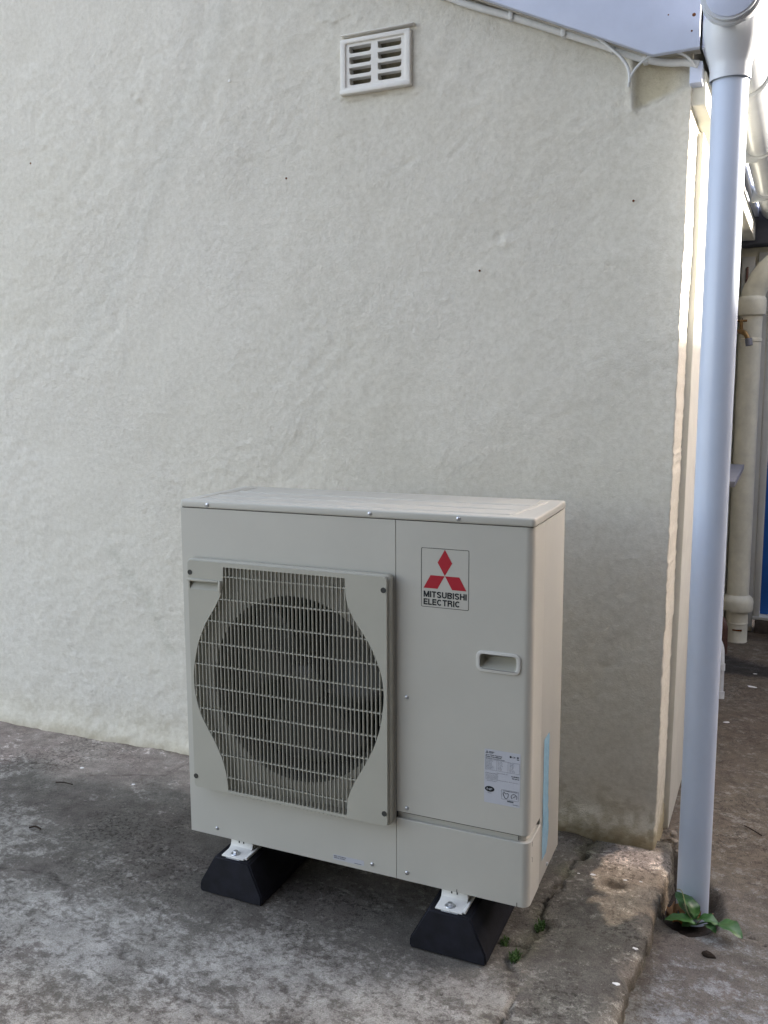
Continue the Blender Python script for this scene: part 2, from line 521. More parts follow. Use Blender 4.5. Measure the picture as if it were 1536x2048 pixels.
def text(name, body, x, z, h, width, m, parent, y=-.0006, bold=0.0, normal='front'):
    """flat lettering on the front of the unit; x,z = left/baseline, h = cap height, width = fitted width."""
    cu = bpy.data.curves.new(name, 'FONT'); cu.body = body; cu.size = 1; cu.offset = 0
    cu.space_character = .93
    tmp = bpy.data.objects.new(name, cu); COL.objects.link(tmp)
    dg = bpy.context.evaluated_depsgraph_get(); dg.update()
    me = bpy.data.meshes.new_from_object(tmp.evaluated_get(dg))
    bpy.data.objects.remove(tmp); 
    n = len(me.vertices); co = np.zeros(n * 3); me.vertices.foreach_get('co', co); co = co.reshape(-1, 3)
    x0, x1 = co[:, 0].min(), co[:, 0].max()
    hs = h / .715
    sx = width / (x1 - x0) if width else hs
    polys = [tuple(p.vertices) for p in me.polygons]
    v, f = [], []
    off_ = [(0, 0)] if bold <= 0 else [(-1, -.5), (0, .5), (1, -.5), (-1, .5), (1, .5)]
    for i, (dx, dz) in enumerate(off_):
        k = len(v); bw_ = bold * h
        v += [(x + (c[0] - x0) * sx + dx * bw_, y - i * .00002, z + c[1] * hs + dz * bw_) for c in co]
        f += [tuple(q + k for q in p) for p in polys]
    bpy.data.meshes.remove(me)
    return mk(name, v, f, m, parent)

def copy_to(o, wpos, parent):
    c = o.copy(); COL.objects.link(c); c.parent = parent
    c.location = Vector(wpos) - WO[parent.name]; WO[c.name] = Vector(wpos)
    return c

# ================================================================== GROUND
def slab_edge(y):
    y = np.asarray(y, float)
    e = np.interp(y, [-6, -1.6, -.7, -.13, .02, .16, .33, .46, .60, .70, 1.2], [1.02, 1.10, 1.13, 1.172, 1.178, 1.195, 1.203, 1.205, 1.212, 1.21, 1.21])
    return e + (fbm(y * 9, y * 0 + 3.3, 4, 5) - .5) * .028 + (fbm(y * 45, y * 0 + 1.3, 4, 8) - .5) * .014

CR1 = [(.99, .66), (.962, .56), (.955, .483), (.945, .38), (.950, .26), (.940, .20), (.949, .163), (.925, .075), (.919, -.005), (.948, -.129), (.955, -.227), (.93, -.40), (.96, -.7), (.9, -1.4)]
CR2 = [(.925, .075), (.87, .065), (.80, .03)]
CR3 = [(-1.4, -.30), (-.9, -.12), (-.62, -.20), (-.35, -.17), (-.2, -.26), (0, -.34), (.2, -.42), (.5, -.47), (.7, -.60)]
CR4 = [(-.43, .62), (-.46, .50), (-.7, .40), (-.9, .43), (-1.3, .33)]
def wob(px, py, s=1.0):
    return px + (fbm(px * 16, py * 16, 5, 31, .6) - .5) * .08 * s, py + (fbm(px * 16 + 5, py * 16, 5, 41, .6) - .5) * .08 * s

def slab_z(x, y):
    z = -.135 + (fbm(x * 1.7, y * 1.7, 3, 11) - .5) * .012 + (fbm(x * 22, y * 22, 4, 12) - .5) * .0035 + (fbm(x * 60, y * 60, 3, 22) - .5) * .0030
    wx, wy = wob(x, y)
    d1 = seg_dist(wx, wy, CR1); d2 = seg_dist(wx, wy, CR2)
    gapv = sstep(.3, .6, fbm(x * 13, y * 13, 3, 66))
    z = z - (.004 + .009 * gapv) * np.exp(-(d1 / .0055) ** 2) - .007 * np.exp(-(d2 / .006) ** 2)
    z = z - .004 * (x > .95) * np.exp(-(d1 / .05))
    d3 = seg_dist(wx, wy, CR3); z = z - .004 * np.exp(-(d3 / .006) ** 2)
    d4 = seg_dist(wx, wy, CR4); z = z - .003 * np.exp(-(d4 / .006) ** 2)
    hole = blob(x, y, 1.088, .43, .022, .016, .6); z = z - .006 * hole
    # skim of mortar lapping up to the wall
    z = z + .012 * sstep(.60, .68, y) * fbm(x * 8, y * 8, 3, 3)
    pink = blob(x, y, 1.11, .50, .10, .17, .4); z = z + .004 * pink
    return z

def slab_pos(U, Y):
    # U in "x" units; anything past 1.0 is the broken edge profile
    e = slab_edge(Y)
    Xn = np.where(U <= 1.0, U, 0)
    t = np.clip(U - 1.0, 0, None)       # 0..1 edge parameter
    Xv = np.where(U <= 1.0, np.where(U > .8, .8 + (U - .8) / .2 * (e - .02 - .8), U), e - .02 + np.minimum(t / .3, 1) * .02 + np.clip(t - .3, 0, 1) * .012)
    z = slab_z(Xv, Y)
    rough = (fbm(Y * 30, t * 6, 4, 51) - .5) * .010
    drop = np.where(t <= 0, 0, np.where(t < .3, (t / .3) ** 2 * .010, .010 + (t - .3) / .7 * .085))
    Xv = Xv + np.where(t > .25, rough, 0)
    return np.stack([Xv, Y, z - drop], -1)

def xs(a, b, s): return np.arange(a, b, s)
U = np.concatenate([[-30, -12, -6, -3.5, -2.6], xs(-2.0, -1.2, .02), xs(-1.2, .8, .009), np.linspace(.8, 1.0, 52), 1 + np.linspace(.04, 1, 12)])
Yg = np.concatenate([[-30, -12, -6, -3], xs(-2, -.85, .03), xs(-.85, .70, .009), [.72]])

def slab_tint(U, Y):
    P = slab_pos(U, Y); x, y = P[..., 0], P[..., 1]
    c = np.ones(x.shape + (3,))
    def mulc(mask, col):
        nonlocal c
        c = c * (1 - mask[..., None] + mask[..., None] * np.array(col))
    wx, wy = wob(x, y)
    n1 = fbm(x * 5, y * 5, 5, 61)
    n2 = fbm(x * 11, y * 11, 5, 71)
    # smooth pinkish band along the wall on the left
    mulc(sstep(.27, .47, y + (n1 - .5) * .3) * sstep(.4, -.1, x), (2.0, 1.88, 1.88))
    mulc(blob(wx, wy, -.35, .20, .5, .12, .7) * .6, (.72, .69, .68))
    mulc(blob(wx, wy, .42, -.02, .75, .16, .7) * .55, (.70, .68, .67))
    mulc(blob(wx, wy, .28, .25, .9, .35, .5) * .5, (.72, .70, .69))  # darker ground under and around the unit
    # pale scuffed area in the foreground
    mulc(blob(wx, wy, -.05, -.34, .42, .14, .7) * sstep(.35, .6, n2), (1.32, 1.33, 1.36))
    mulc(sstep(-.42, -.62, y + (n1 - .5) * .2) * .8, (1.3, 1.25, 1.2))
    mulc(sstep(.95, 1.02, wx) * sstep(.55, .2, wy) * .7, (.86, .90, .86))
    # bare orange-pink patch at the house corner
    n3 = (fbm(x * 30, y * 30, 5, 63) - .5) * .35 + (n2 - .5) * .5
    pm = sstep(.08, -.08, np.hypot((wx - 1.125) / .095, (wy - .50) / .22) - 1 + n3)
    mulc(pm, (2.7, 2.4, 2.05))
    pm2 = blob(wx, wy, 1.11, .62, .09, .07, .35)
    mulc(pm2, (1.25, 1.25, 1.35))
    mulc(blob(x, y, 1.088, .43, .03, .022, .5), (.35, .33, .3))
    # paler broken lip
    e = slab_edge(y)
    lip = sstep(.05, .01, np.abs(x - e + .015)) * sstep(.45, .62, n2) * (y < .32)
    mulc(lip, (1.6, 1.55, 1.5))
    mulc(sstep(.655, .668, y + (n2 - .5) * .03) * .6, (.5, .46, .38))
    # darker tone by the wall foot and round the cracks
    mulc(sstep(.60, .67, y) * sstep(.7, .9, x) * sstep(1.06, .98, x), (.6, .56, .5))
    d1 = seg_dist(wx, wy, CR1)
    mulc(np.exp(-(d1 / .006) ** 2) * (.5 + .45 * sstep(.3, .6, fbm(x * 13, y * 13, 3, 66))), (.25, .23, .18))
    mulc(np.exp(-(d1 / .03) ** 2) * sstep(.45, .6, n2) * .5, (.75, .82, .55))
    mulc(np.exp(-(d1 / .07) ** 2) * .35, (1.1, 1.08, 1.0))
    mulc(np.exp(-(seg_dist(wx, wy, CR2) / .007) ** 2) * .8, (.25, .24, .2))
    mulc(np.exp(-(seg_dist(wx, wy, CR3) / .005) ** 2) * .8, (.4, .38, .36))
    mulc(np.exp(-(seg_dist(wx, wy, CR4) / .004) ** 2) * .75, (.45, .42, .40))
    t = np.clip(U - 1, 0, 1); mulc(sstep(.25, .5, t) * .5, (.72, .68, .56))
    return c

def slab_wear(U, Y):
    P = slab_pos(U, Y); x, y = P[..., 0], P[..., 1]
    a = sstep(.36, .66, fbm(x * 2.6, y * 2.6, 5, 81))
    a = a * .8 + .14 * sstep(.05, -.45, y)
    a = np.maximum(a, blob(x, y, -.05, -.34, .5, .16, .7) * .95)
    a = np.maximum(a, blob(x, y, -.75, -.05, .3, .12, .7) * .7)
    a = a * (1 - .8 * sstep(.32, .5, y) * (x < .6))
    a = a * (1 - .35 * (x > .96))
    a = a * (1 - .75 * blob(x, y, .4, .2, .85, .33, .4)) * (1 - .7 * blob(x, y, -.4, .17, .45, .12, .6))
    return np.clip(a, 0, 1)

slab = grid('yard_slab', U, Yg, slab_pos, M['slab'], {'tint': slab_tint, 'wear': slab_wear})
slab['kind'] = 'structure'

HX, HY = 1.287, .485     # downpipe axis
def path_pos(X, Y):
    z = -.182 + (fbm(X * 1.4, Y * 1.4, 3, 14) - .5) * .014 + (fbm(X * 24, Y * 24, 4, 15) - .5) * .006 + (fbm(X * 70, Y * 70, 2, 16) - .5) * .003
    wx, wy = wob(X, Y, .6)
    hole = np.clip(blob(wx, wy, 1.275, .50, .075, .13, .25) + blob(wx, wy, 1.235, .62, .05, .16, .25), 0, 1)
    z = z - .05 * hole
    z = z + .03 * blob(wx, wy, 1.20, .80, .06, .10, .6) * fbm(X * 30, Y * 30, 3, 18)
    cr = seg_dist(wx, wy, [(1.33, .50), (1.38, .45), (1.43, .40), (1.50, .36), (1.9, .2)])
    z = z - .005 * np.exp(-(cr / .005) ** 2)
    return np.stack([X, Y, z], -1)
def path_tint(X, Y):
    c = np.ones(X.shape + (3,))
    def mulc(mask, col):
        nonlocal c
        c = c * (1 - mask[..., None] + mask[..., None] * np.array(col))
    wx, wy = wob(X, Y, .6)
    n1 = fbm(X * 3, Y * 3, 4, 91)
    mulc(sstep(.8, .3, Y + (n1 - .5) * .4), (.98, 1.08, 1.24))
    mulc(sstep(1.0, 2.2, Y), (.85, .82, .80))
    hole = np.clip(blob(wx, wy, 1.275, .50, .075, .13, .25) + blob(wx, wy, 1.235, .62, .05, .16, .25), 0, 1)
    mulc(hole * .95, (.16, .14, .13))
    # tar-dark patched strip further back
    pd = sstep(2.60, 2.68, wy - (X - 1.25) * .05) * sstep(3.02, 2.92, wy + (X - 1.25) * .55)
    mulc(pd, (.30, .33, .38))
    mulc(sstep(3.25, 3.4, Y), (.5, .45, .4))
    cr = seg_dist(wx, wy, [(1.33, .50), (1.38, .45), (1.43, .40), (1.50, .36), (1.9, .2)])
    mulc(np.exp(-(cr / .006) ** 2) * .6, (1.9, 1.85, 1.7)); mulc(np.exp(-(cr / .0035) ** 2) * sstep(1.40, 1.42, X), (.2, .2, .2))
    mulc(blob(wx, wy, 1.50, -.05, .22, .3, .6) * .6, (1.25, 1.25, 1.25))
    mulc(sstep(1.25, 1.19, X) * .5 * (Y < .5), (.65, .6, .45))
    return c
Xp = np.concatenate([[1.05, 1.1, 1.13], xs(1.15, 1.65, .009), xs(1.65, 2.6, .05), [3, 5, 9, 30]])
Yp = np.concatenate([[-30, -12, -5, -2], xs(-1.2, -.25, .04), xs(-.25, 1.4, .009), xs(1.4, 3.7, .02), [4, 8, 30]])
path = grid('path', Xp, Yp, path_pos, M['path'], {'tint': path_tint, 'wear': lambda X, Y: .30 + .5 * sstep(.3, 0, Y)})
path['kind'] = 'structure'
gr = mk('ground', [(-150, -150, -.32), (150, -150, -.32), (150, 150, -.32), (-150, 150, -.32)], [(0, 1, 2, 3)],
        mat('earth', (.11, .10, .075), .95, .2, var=.3, vscale=3))
gr['kind'] = 'structure'

# ================================================================== HOUSE (front gable wall, side wall, eaves)
house = thing('house', 'cream rendered house with a sloping bargeboard, behind the outdoor unit', 'house', (0, .68, -.135))
WY = .68
def cx_at(z): return 1.163 + .0112 * (z + .135)       # the corner leans a little
SK = .016
VX0, VX1, VZ0, VZ1 = .171, .400, 2.113, 2.270

def wall_disp(x, z):
    d = (fbm(x * 1.5, z * 1.5, 3, 101) - .5) * .018
    d = d + (fbm(x * 7, z * 7, 4, 102) - .5) * .0075
    pm = sstep(.42, .62, fbm(x * 2.2, z * 2.2, 3, 103))
    d = d + (fbm(x * 30, z * 38, 4, 104) - .5) * .0042 * (.25 + pm)
    # trowel drag running down the left half
    sd = seg_dist(x + (fbm(x * 5, z * 5, 2, 7) - .5) * .04, z, [(-.22, 2.75), (-.27, 2.37), (-.40, 2.10), (-.55, 1.90), (-.62, 1.75), (-.70, 1.55), (-.93, 1.36)])
    d = d + .0011 * np.exp(-(sd / .03) ** 2) - .0011 * np.exp(-((sd - .055) / .025) ** 2)
    if np.size(x) > 1000:
        rr = random.Random(44)
        for _ in range(110):
            ax, az = rr.uniform(-1.25, 1.15), rr.uniform(0, 2.35); L_ = rr.uniform(.006, .030); an = rr.gauss(.35, .5)
            m_ = (np.abs(x - ax) < .09) & (np.abs(z - az) < .09)
            xx, zz = x[m_], z[m_]
            dd = seg_dist(xx, zz, [(ax - L_ * math.cos(an), az - L_ * math.sin(an)), (ax + L_ * math.cos(an), az + L_ * math.sin(an) + .004)])
            side_ = np.sign((zz - az) * math.cos(an) - (xx - ax) * math.sin(an))
            d[m_] += rr.choice((.0010, .0007, -.0012)) * np.exp(-(dd / rr.uniform(.005, .010)) ** 2) * (1 + .8 * side_)
        for (px_, pz_, pr_, ph_) in ((.675, 1.652, .014, -.006), (.69, 1.640, .016, .005), (.99, 1.55, .007, -.005), (-.62, 2.215, .009, -.006), (-.60, 2.205, .010, .004), (.74, 1.565, .004, -.004)):
            d += ph_ * np.exp(-((x - px_) ** 2 + (z - pz_) ** 2) / pr_ ** 2)
    # rendered ridge and hollow under the eave
    rd = seg_dist(x + (fbm(x * 20, z * 20, 2, 9) - .5) * .012, z, [(1.035, 2.10), (1.030, 2.03), (1.040, 1.958)])
    d = d + .012 * np.exp(-(rd / .010) ** 2)
    hollow = sstep(1.035, 1.05, x) * sstep(1.945, 1.965, z + (x - 1.04) * -.35)
    d = d - .010 * hollow
    # foot of the wall kicks out with a rough lip
    f = sstep(-.035, -.125, z + (fbm(x * 6, x * 0 + 2, 3, 77) - .5) * .05)
    d = d + f * (.012 + .012 * (fbm(x * 16, z * 16, 4, 78)))
    return d

def wall_pos(Sx, Z):
    c = cx_at(Z)
    ang = np.clip((Sx - (c - .004)) / .0063, 0, 1) * math.pi / 2      # little rounded arris
    r = .004
    front = Sx <= c - .004
    side = Sx > c - .004 + .0063
    t = Sx - (c - .004 + .0063)
    d = wall_disp(Sx, Z)
    ed = (fbm(Z * 110, Z * 0 + 4, 3, 201) - .5) * .0050 + (fbm(Z * 5, Z * 0 + 4, 2, 202) - .5) * .0025
    vent = ((Sx > VX0 + .016) & (Sx < VX1 - .016) & (Z > VZ0 + .014) & (Z < VZ1 - .014))
    X = np.where(front, Sx, np.where(side, c + SK * t, c - r + r * np.sin(ang)))
    Y = np.where(front, WY - d, np.where(side, WY + r + t, WY + r - r * np.cos(ang)))
    near = np.exp(-np.abs(Sx - c) / .02)
    X = X + np.where(front, 0, (d * .06 + ed)) + np.where(front, near * 0, 0)
    Y = Y - np.where(front, 0, np.where(side, 0, d * (1 - ang / 1.5708)))
    Y = np.where(vent, WY + .07, Y)
    return np.stack([X, Y, Z], -1)

def wall_grime_shade(Sx, Z):
    c = np.ones(Sx.shape + (3,))
    def mulc(mask, col):
        nonlocal c
        c = c * (1 - mask[..., None] + mask[..., None] * np.array(col))
    x, z = Sx, Z
    n = fbm(x * 6, z * 6, 5, 301)
    wx = x + (n - .5) * .12; wz = z + (fbm(x * 6 + 3, z * 6, 4, 302) - .5) * .12
    mulc(np.exp(-(seg_dist(wx, wz, [(-.83, .62), (-.66, .48), (-.60, .36), (-.56, .27)]) / .028) ** 2) * .45, (.80, .82, .80))
    mulc(np.exp(-(seg_dist(wx, wz, [(-.22, 2.75), (-.27, 2.37), (-.55, 1.90), (-.93, 1.36)]) / .05) ** 2) * .35, (.92, .94, .95))
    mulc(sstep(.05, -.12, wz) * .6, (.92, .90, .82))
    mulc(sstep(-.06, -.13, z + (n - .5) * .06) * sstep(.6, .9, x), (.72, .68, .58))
    sp = fbm(x * 45, z * 45, 4, 311)
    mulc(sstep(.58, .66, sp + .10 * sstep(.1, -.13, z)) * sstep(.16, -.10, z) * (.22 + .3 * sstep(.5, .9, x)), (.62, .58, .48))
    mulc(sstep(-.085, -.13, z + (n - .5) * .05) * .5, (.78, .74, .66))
    hol = sstep(1.035, 1.05, x) * sstep(1.95, 1.97, z + (x - 1.04) * -.35) * sstep(1.20, 1.10, x)
    mulc(hol * sstep(.25, .6, n), (.86, .82, .70))
    mulc(sstep(1.4, .4, z) * sstep(-.9, .6, x) * .5, (.97, .95, .89))  # painted shade: wall colour turns warmer and darker towards the lower right
    # hairline cracks
    for pts in ([(1.12, 2.01), (1.11, 1.975), (1.075, 1.965), (1.06, 1.968)], [(.10, 2.34), (.15, 2.33), (.20, 2.345)], [(.13, 2.11), (.2, 2.09), (.3, 2.10), (.42, 2.085)]):
        dd = seg_dist(x + (fbm(x * 60, z * 60, 2, 5) - .5) * .01, z, pts)
        mulc(np.exp(-(dd / .0022) ** 2) * .5, (.55, .5, .42))
    return c

Sx = np.concatenate([[-9, -5, -3, -2.2], xs(-2.0, -1.3, .03), xs(-1.3, 1.135, .0085), xs(1.135, 1.225, .0016), xs(1.225, 1.6, .02), xs(1.6, 4.2, .1)])
Zw = np.concatenate([[-.24], xs(-.19, 2.40, .0070), xs(2.40, 3.2, .03), [3.4]])
walls = grid('rendered_wall', Sx, Zw, wall_pos, M['wall'], {'grime_shade': wall_grime_shade}, parent=house)

def sx(y): return SK * (y - WY)        # sideways drift of the side wall
def skew_box(name, x0, x1, y0, y1, z0, z1, m, parent, bev=.002, sk=SK, lean=.0112):
    o = box(name, x0, x1, y0, y1, z0, z1, m, parent, bev)
    wo_ = WO[o.name]
    for v in o.data.vertices:
        wy = v.co.y + wo_.y; wz = v.co.z + wo_.z
        v.co.x += sk * (wy - WY) + lean * (wz + .135)
    return o
# broad vertical board standing proud of the side wall
o = skew_box('side_panel_board', 1.14, 1.1795, .885, 1.50, -.17, 1.93, M['cream_trim'], house, .003)
o = skew_box('window_reveal', 1.13, 1.168, 1.56, 3.1, .9, 1.9, M['glass'], house, .001)
o['label'] = 'dark side window seen at a grazing angle'
wsill = skew_box('window_sill', 1.12, 1.255, 2.20, 3.05, .775, .80, M['slate'], house, .002)
# eaves: bargeboard with boxed end
by0, by1 = .600, .622
ZB = 2.069; XB = 1.094; XR = 1.2075; SL = -.476
up = lambda x, z0=ZB: z0 + SL * (x - XB)
prism('bargeboard', [(XB, ZB), (XR, ZB + .002), (XR, 2.235), (1.16, 2.262), (-2.2, 2.262 + 3.36 * .476), (-2.2, up(-2.2))], 'y', by0, by1, M['board'], house, .002)
prism('soffit', [(XB + .004, ZB + .016), (XR - .004, ZB + .016), (XR - .004, ZB + .03), (XB, ZB + .032), (-2.2, up(-2.2) + .034), (-2.2, up(-2.2) + .018)], 'y', by1 + .001, WY + .02, M['soffit'], house)
prism('bedding_strip', [(XB - .02, ZB + .012), (XB - .02, ZB + .03), (-2.2, up(-2.2) + .03), (-2.2, up(-2.2) + .008)], 'y', .645, .672, M['soffit'], house, .003)
for (nx_, nz_, nr_) in ((1.192, 2.150, .0045), (1.188, 2.112, .0025), (1.13, 2.16, .0018)):
    lathe('nail_stain', (nx_, .5995, nz_), [(0, -.0008), (nr_ * .7, -.0007), (nr_, .0), (nr_, .001)], M['rust'], house, 'y', 10)
SKG = .028
gx = lambda y: SKG * (y - .45)
def skewg(o):
    wo_ = WO[o.name]
    for v in o.data.vertices: v.co.x += gx(v.co.y + wo_.y)
    return o
skewg(box('fascia', 1.206, 1.226, .63, 3.42, 2.075, 2.24, M['board'], house, .002))
skewg(box('wall_plate', 1.15, 1.213, .70, 3.42, 1.955, 2.04, M['cream_trim'], house, .003))
box('corner_block', 1.182, 1.213, .652, .698, 2.000, 2.052, M['board'], house, .002)
prism('roof', [(1.26, 2.245), (1.26, 2.262), (-2.2, 2.262 + 3.46 * .476 + .03), (-2.2, 2.245 + 3.46 * .476 + .03)], 'y', .585, 3.6,
      mat('grey_roof_felt', (.12, .12, .125), .85, .2, var=.3, vscale=20, bump=.5, bscale=80, bdist=.003), house)

# ------------------------------------------------------------------ air brick
vent = thing('air_vent', 'small square air vent with eight slots, high on the rendered wall', 'vent', ((VX0 + VX1) / 2, WY, VZ0))
holes = []
for cx0, cx1 in ((.200, .272), (.294, .370)):
    for k in range(4):
        zt = 2.2475 - .0305 * k + (.0015 if cx0 > .25 else 0); zb = zt - .0205
        r = .007
        h = [(cx0, zt), (cx1, zt)]
        for a in (0, -30, -60, -90): h.append((cx1 - r + r * math.cos(R(a)), zb + r + r * math.sin(R(a))))
        for a in (-90, -120, -150, -180): h.append((cx0 + r + r * math.cos(R(a)), zb + r + r * math.sin(R(a))))
        holes.append(h)
plate = prism('vent_face', rrect(VX0 + .016, VX1 - .016, VZ0 + .014, VZ1 - .012, .004, 3), 'y', .670, .700, M['vent'], vent, 0, holes)
fr = prism('vent_frame', rrect(VX0, VX1, VZ0, VZ1, .005, 3), 'y', .6645, .690, M['vent'], vent, .003,
           [rrect(VX0 + .018, VX1 - .018, VZ0 + .016, VZ1 - .014, .003, 3)])
box('vent_sill', VX0 - .001, VX1 + .002, .660, .69, VZ0 - .004, VZ0 + .010, M['vent'], vent, .003)
box('vent_lintel', VX0 + .002, VX1 + .012, .662, .69, VZ1 + .008, VZ1 + .014, M['vent'], vent, .004)
for k in range(4):
    zt = 2.2475 - .0305 * k
    mk('vent_slope', [(.195, .690, zt + .004), (.375, .690, zt + .004), (.375, .735, zt - .026), (.195, .735, zt - .026)], [(0, 1, 2, 3)], M['ventin'], vent)

# ------------------------------------------------------------------ conduit and loose cable
cond = thing('cable_conduit', 'thick white painted conduit running along under the sloping bargeboard', 'cable', (.9, .66, 2.06))
cy = .664
cpts = [(-1.2, cy, 3.145), (.35, cy, 2.412), (.569, cy, 2.306), (.70, cy, 2.250), (.855, cy, 2.179), (.95, cy, 2.136), (1.0, cy, 2.112), (1.055, cy, 2.085), (1.119, cy - .006, 2.063), (1.17, cy - .008, 2.055), (1.204, cy - .012, 2.044)]
tube('conduit_pipe', catmull(cpts, 6), .0098, M['cable'], cond, 12)
clip0 = None
for (x, z) in ((.50, 2.341), (.705, 2.249), (.852, 2.181), (.985, 2.119), (1.07, 2.079)):
    if clip0 is None:
        clip0 = box('cable_clip', x - .007, x + .007, .650, .676, z - .012, z + .014, M['cable'], cond, .003)
        dz = WO[clip0.name].z - z
    else:
        copy_to(clip0, (x, WO[clip0.name].y, z + dz), cond)
cab = thing('looped_cable', 'thin white cable looping in a V below the end of the bargeboard', 'cable', (1.04, .64, 2.03))
c2 = [(.66, .655, 2.292), (.80, .652, 2.225), (.895, .640, 2.186), (.925, .640, 2.166), (.97, .642, 2.126), (1.010, .640, 2.086), (1.030, .638, 2.052), (1.033, .640, 2.020)]
tube('cable', catmull(c2, 8), .0042, M['cable'], cab, 8)
c3 = [(1.030, .648, 2.012), (1.034, .640, 2.030), (1.050, .636, 2.054), (1.082, .632, 2.076), (1.115, .630, 2.082), (1.140, .630, 2.080), (1.175, .632, 2.062), (1.197, .640, 2.036)]
tube('cable', catmull(c3, 8), .0035, M['cable'], cab, 8)
tube('cable_tie', [(.893, .628, 2.190), (.903, .64, 2.196)], .008, M['cable'], cab, 8)

# ------------------------------------------------------------------ gutter, outlet and downpipe
gut = thing('gutter', 'white half-round gutter along the side eaves with a round stop end', 'gutter', (1.291, .42, 2.04))
GC = Vector((1.290, 0, 2.112)); GR = .0565
def halfround(name, r, y0, y1, th, m, z_extra=0, n=24, a0=180, a1=360):
    vs, fs = [], []
    for yy in (y0, y1):
        for rr in (r, r - th):
            for k in range(n + 1):
                a = R(a0 + (a1 - a0) * k / n)
                vs.append((GC.x + gx(yy) + rr * math.cos(a), yy, GC.z + z_extra + rr * math.sin(a)))
    m1 = n + 1
    for k in range(n):
        o1, i1, o2, i2 = k, m1 + k, 2 * m1 + k, 3 * m1 + k
        fs += [(o1, o1 + 1, o2 + 1, o2), (i1, i2, i2 + 1, i1 + 1), (o1, i1, i1 + 1, o1 + 1), (o2, o2 + 1, i2 + 1, i2)]
    fs += [(0, 2 * m1, 3 * m1, m1), (n, m1 + n, 3 * m1 + n, 2 * m1 + n)]
    o = mk(name, vs, fs, m, gut); auto_smooth(o, 40); return o
halfround('gutter_channel', GR, .40, 3.45, .003, M['pvc2'])
halfround('outlet_sleeve', GR + .006, .405, .580, .0055, M['pvc2'])
halfround('union_bracket', GR + .010, .398, .412, .012, M['pvc2'])
# stop end (a disc closing the near end)
poly = [(GC.x + (GR - .001) * math.cos(R(a)), GC.z + (GR - .001) * math.sin(R(a))) for a in range(180, 361, 6)] + [(GC.x + GR - .001, GC.z + .012), (GC.x - GR + .001, GC.z + .012)]
se = prism('stop_end', poly, 'y', .380, .398, M['board'], gut, .003, smooth_deg=40)
halfround('stop_end_rim', GR + .004, .384, .3975, .009, M['pvc2'])
lathe.cap = False
prof = [(.066, 2.085), (.064, 2.055), (.060, 2.03), (.054, 2.005), (.048, 1.985), (.0465, 1.975), (.0465, 1.945)]
hop = lathe('outlet_funnel', (HX + .002, HY, 0), prof, M['pvc2'], gut, seg=40)
lathe.cap = True
for yb in (1.03, 1.87, 2.72):
    x = GC.x + gx(yb)
    b_ = halfround('gutter_bracket', GR + .009, yb, yb + .028, .0085, M['pvc2'])
    poly = [(x - GR - .006, GC.z - .005), (x - GR - .009, GC.z - .075), (x - .005, GC.z - .073), (x - .005, GC.z - GR - .004), (x - GR * .75, GC.z - GR * .66)]
    prism('bracket_arm', poly, 'y', yb + .006, yb + .022, M['pvc2'], gut, .001)

dp = thing('downpipe', 'tall blue-white plastic downpipe from the gutter into the broken ground', 'downpipe', (HX, HY, -.21))
lathe.cap = False
o = lathe('pipe', (HX, HY, 0), [(.0365, 1.96), (.0412, 1.951), (.0412, 1.2), (.0412, .5), (.0412, -.10), (.0412, -.215), (.0385, -.215), (.0385, 0)], M['pvc'], dp, seg=48)
for v in o.data.vertices:      # a hair out of plumb
    wz = v.co.z + WO[o.name].z
    v.co.x += (wz - .9) * .003
lathe.cap = True

# ------------------------------------------------------------------ far building, soil pipe, door
FY = 3.50
far = thing('far_outbuilding', 'cream wall with a blue door at the end of the side path', 'outbuilding', (1.8, FY, -.18))
bw = box('wall', .6, 1.372, FY, FY + .15, -.25, 1.93, M['iron'], far, .004)
box('wall', 2.30, 6.0, FY, FY + .15, -.25, 1.93, M['iron'], far, .004)
box('wall', 1.372, 2.30, FY, FY + .15, 1.80, 1.93, M['iron'], far, .002)
box('roof_edge', .6, 6.0, FY - .10, FY + 1.5, 1.932, 2.16, M['lead'], far, .01)
df = thing  # (readability)
door = box('door', 1.409, 2.27, FY + .035, FY + .08, -.085, 1.79, M['door'], far, .003)
box('door_panel', 1.50, 1.80, FY + .022, FY + .034, .15, .80, M['door'], door, .006)
box('door_panel', 1.88, 2.18, FY + .022, FY + .034, .15, .80, M['door'], door, .006)
box('door_panel', 1.50, 1.80, FY + .022, FY + .034, 1.0, 1.65, M['door'], door, .006)
box('door_panel', 1.88, 2.18, FY + .022, FY + .034, 1.0, 1.65, M['door'], door, .006)
box('door_frame', 1.373, 1.408, FY - .025, FY + .09, -.10, 1.80, M['frame'], far, .004)
box('door_frame', 2.272, 2.300, FY - .025, FY + .09, -.10, 1.80, M['frame'], far, .004)
box('door_sill', 1.372, 2.30, FY - .03, FY + .12, -.105, -.088, M['frame'], far, .002)
box('door_step', 1.385, 2.35, FY - .035, FY + .12, -.235, -.108, M['stone'], far, .008)
box('cover_board', 1.318, 1.372, FY - .022, FY - .001, -.150, 1.90, M['frame'], far, .002)
box('corner_board', 1.236, 1.302, FY - .035, FY - .001, -.12, 1.88, M['frame'], far, .003)
box('corner_strip', 1.19, 1.226, FY - .03, FY - .001, -.22, 1.88, M['cream_trim'], far, .003)
box('wall_crack_cover', 1.256, 1.262, FY - .041, FY - .036, 1.62, 1.82, M['seam'], far, .001)

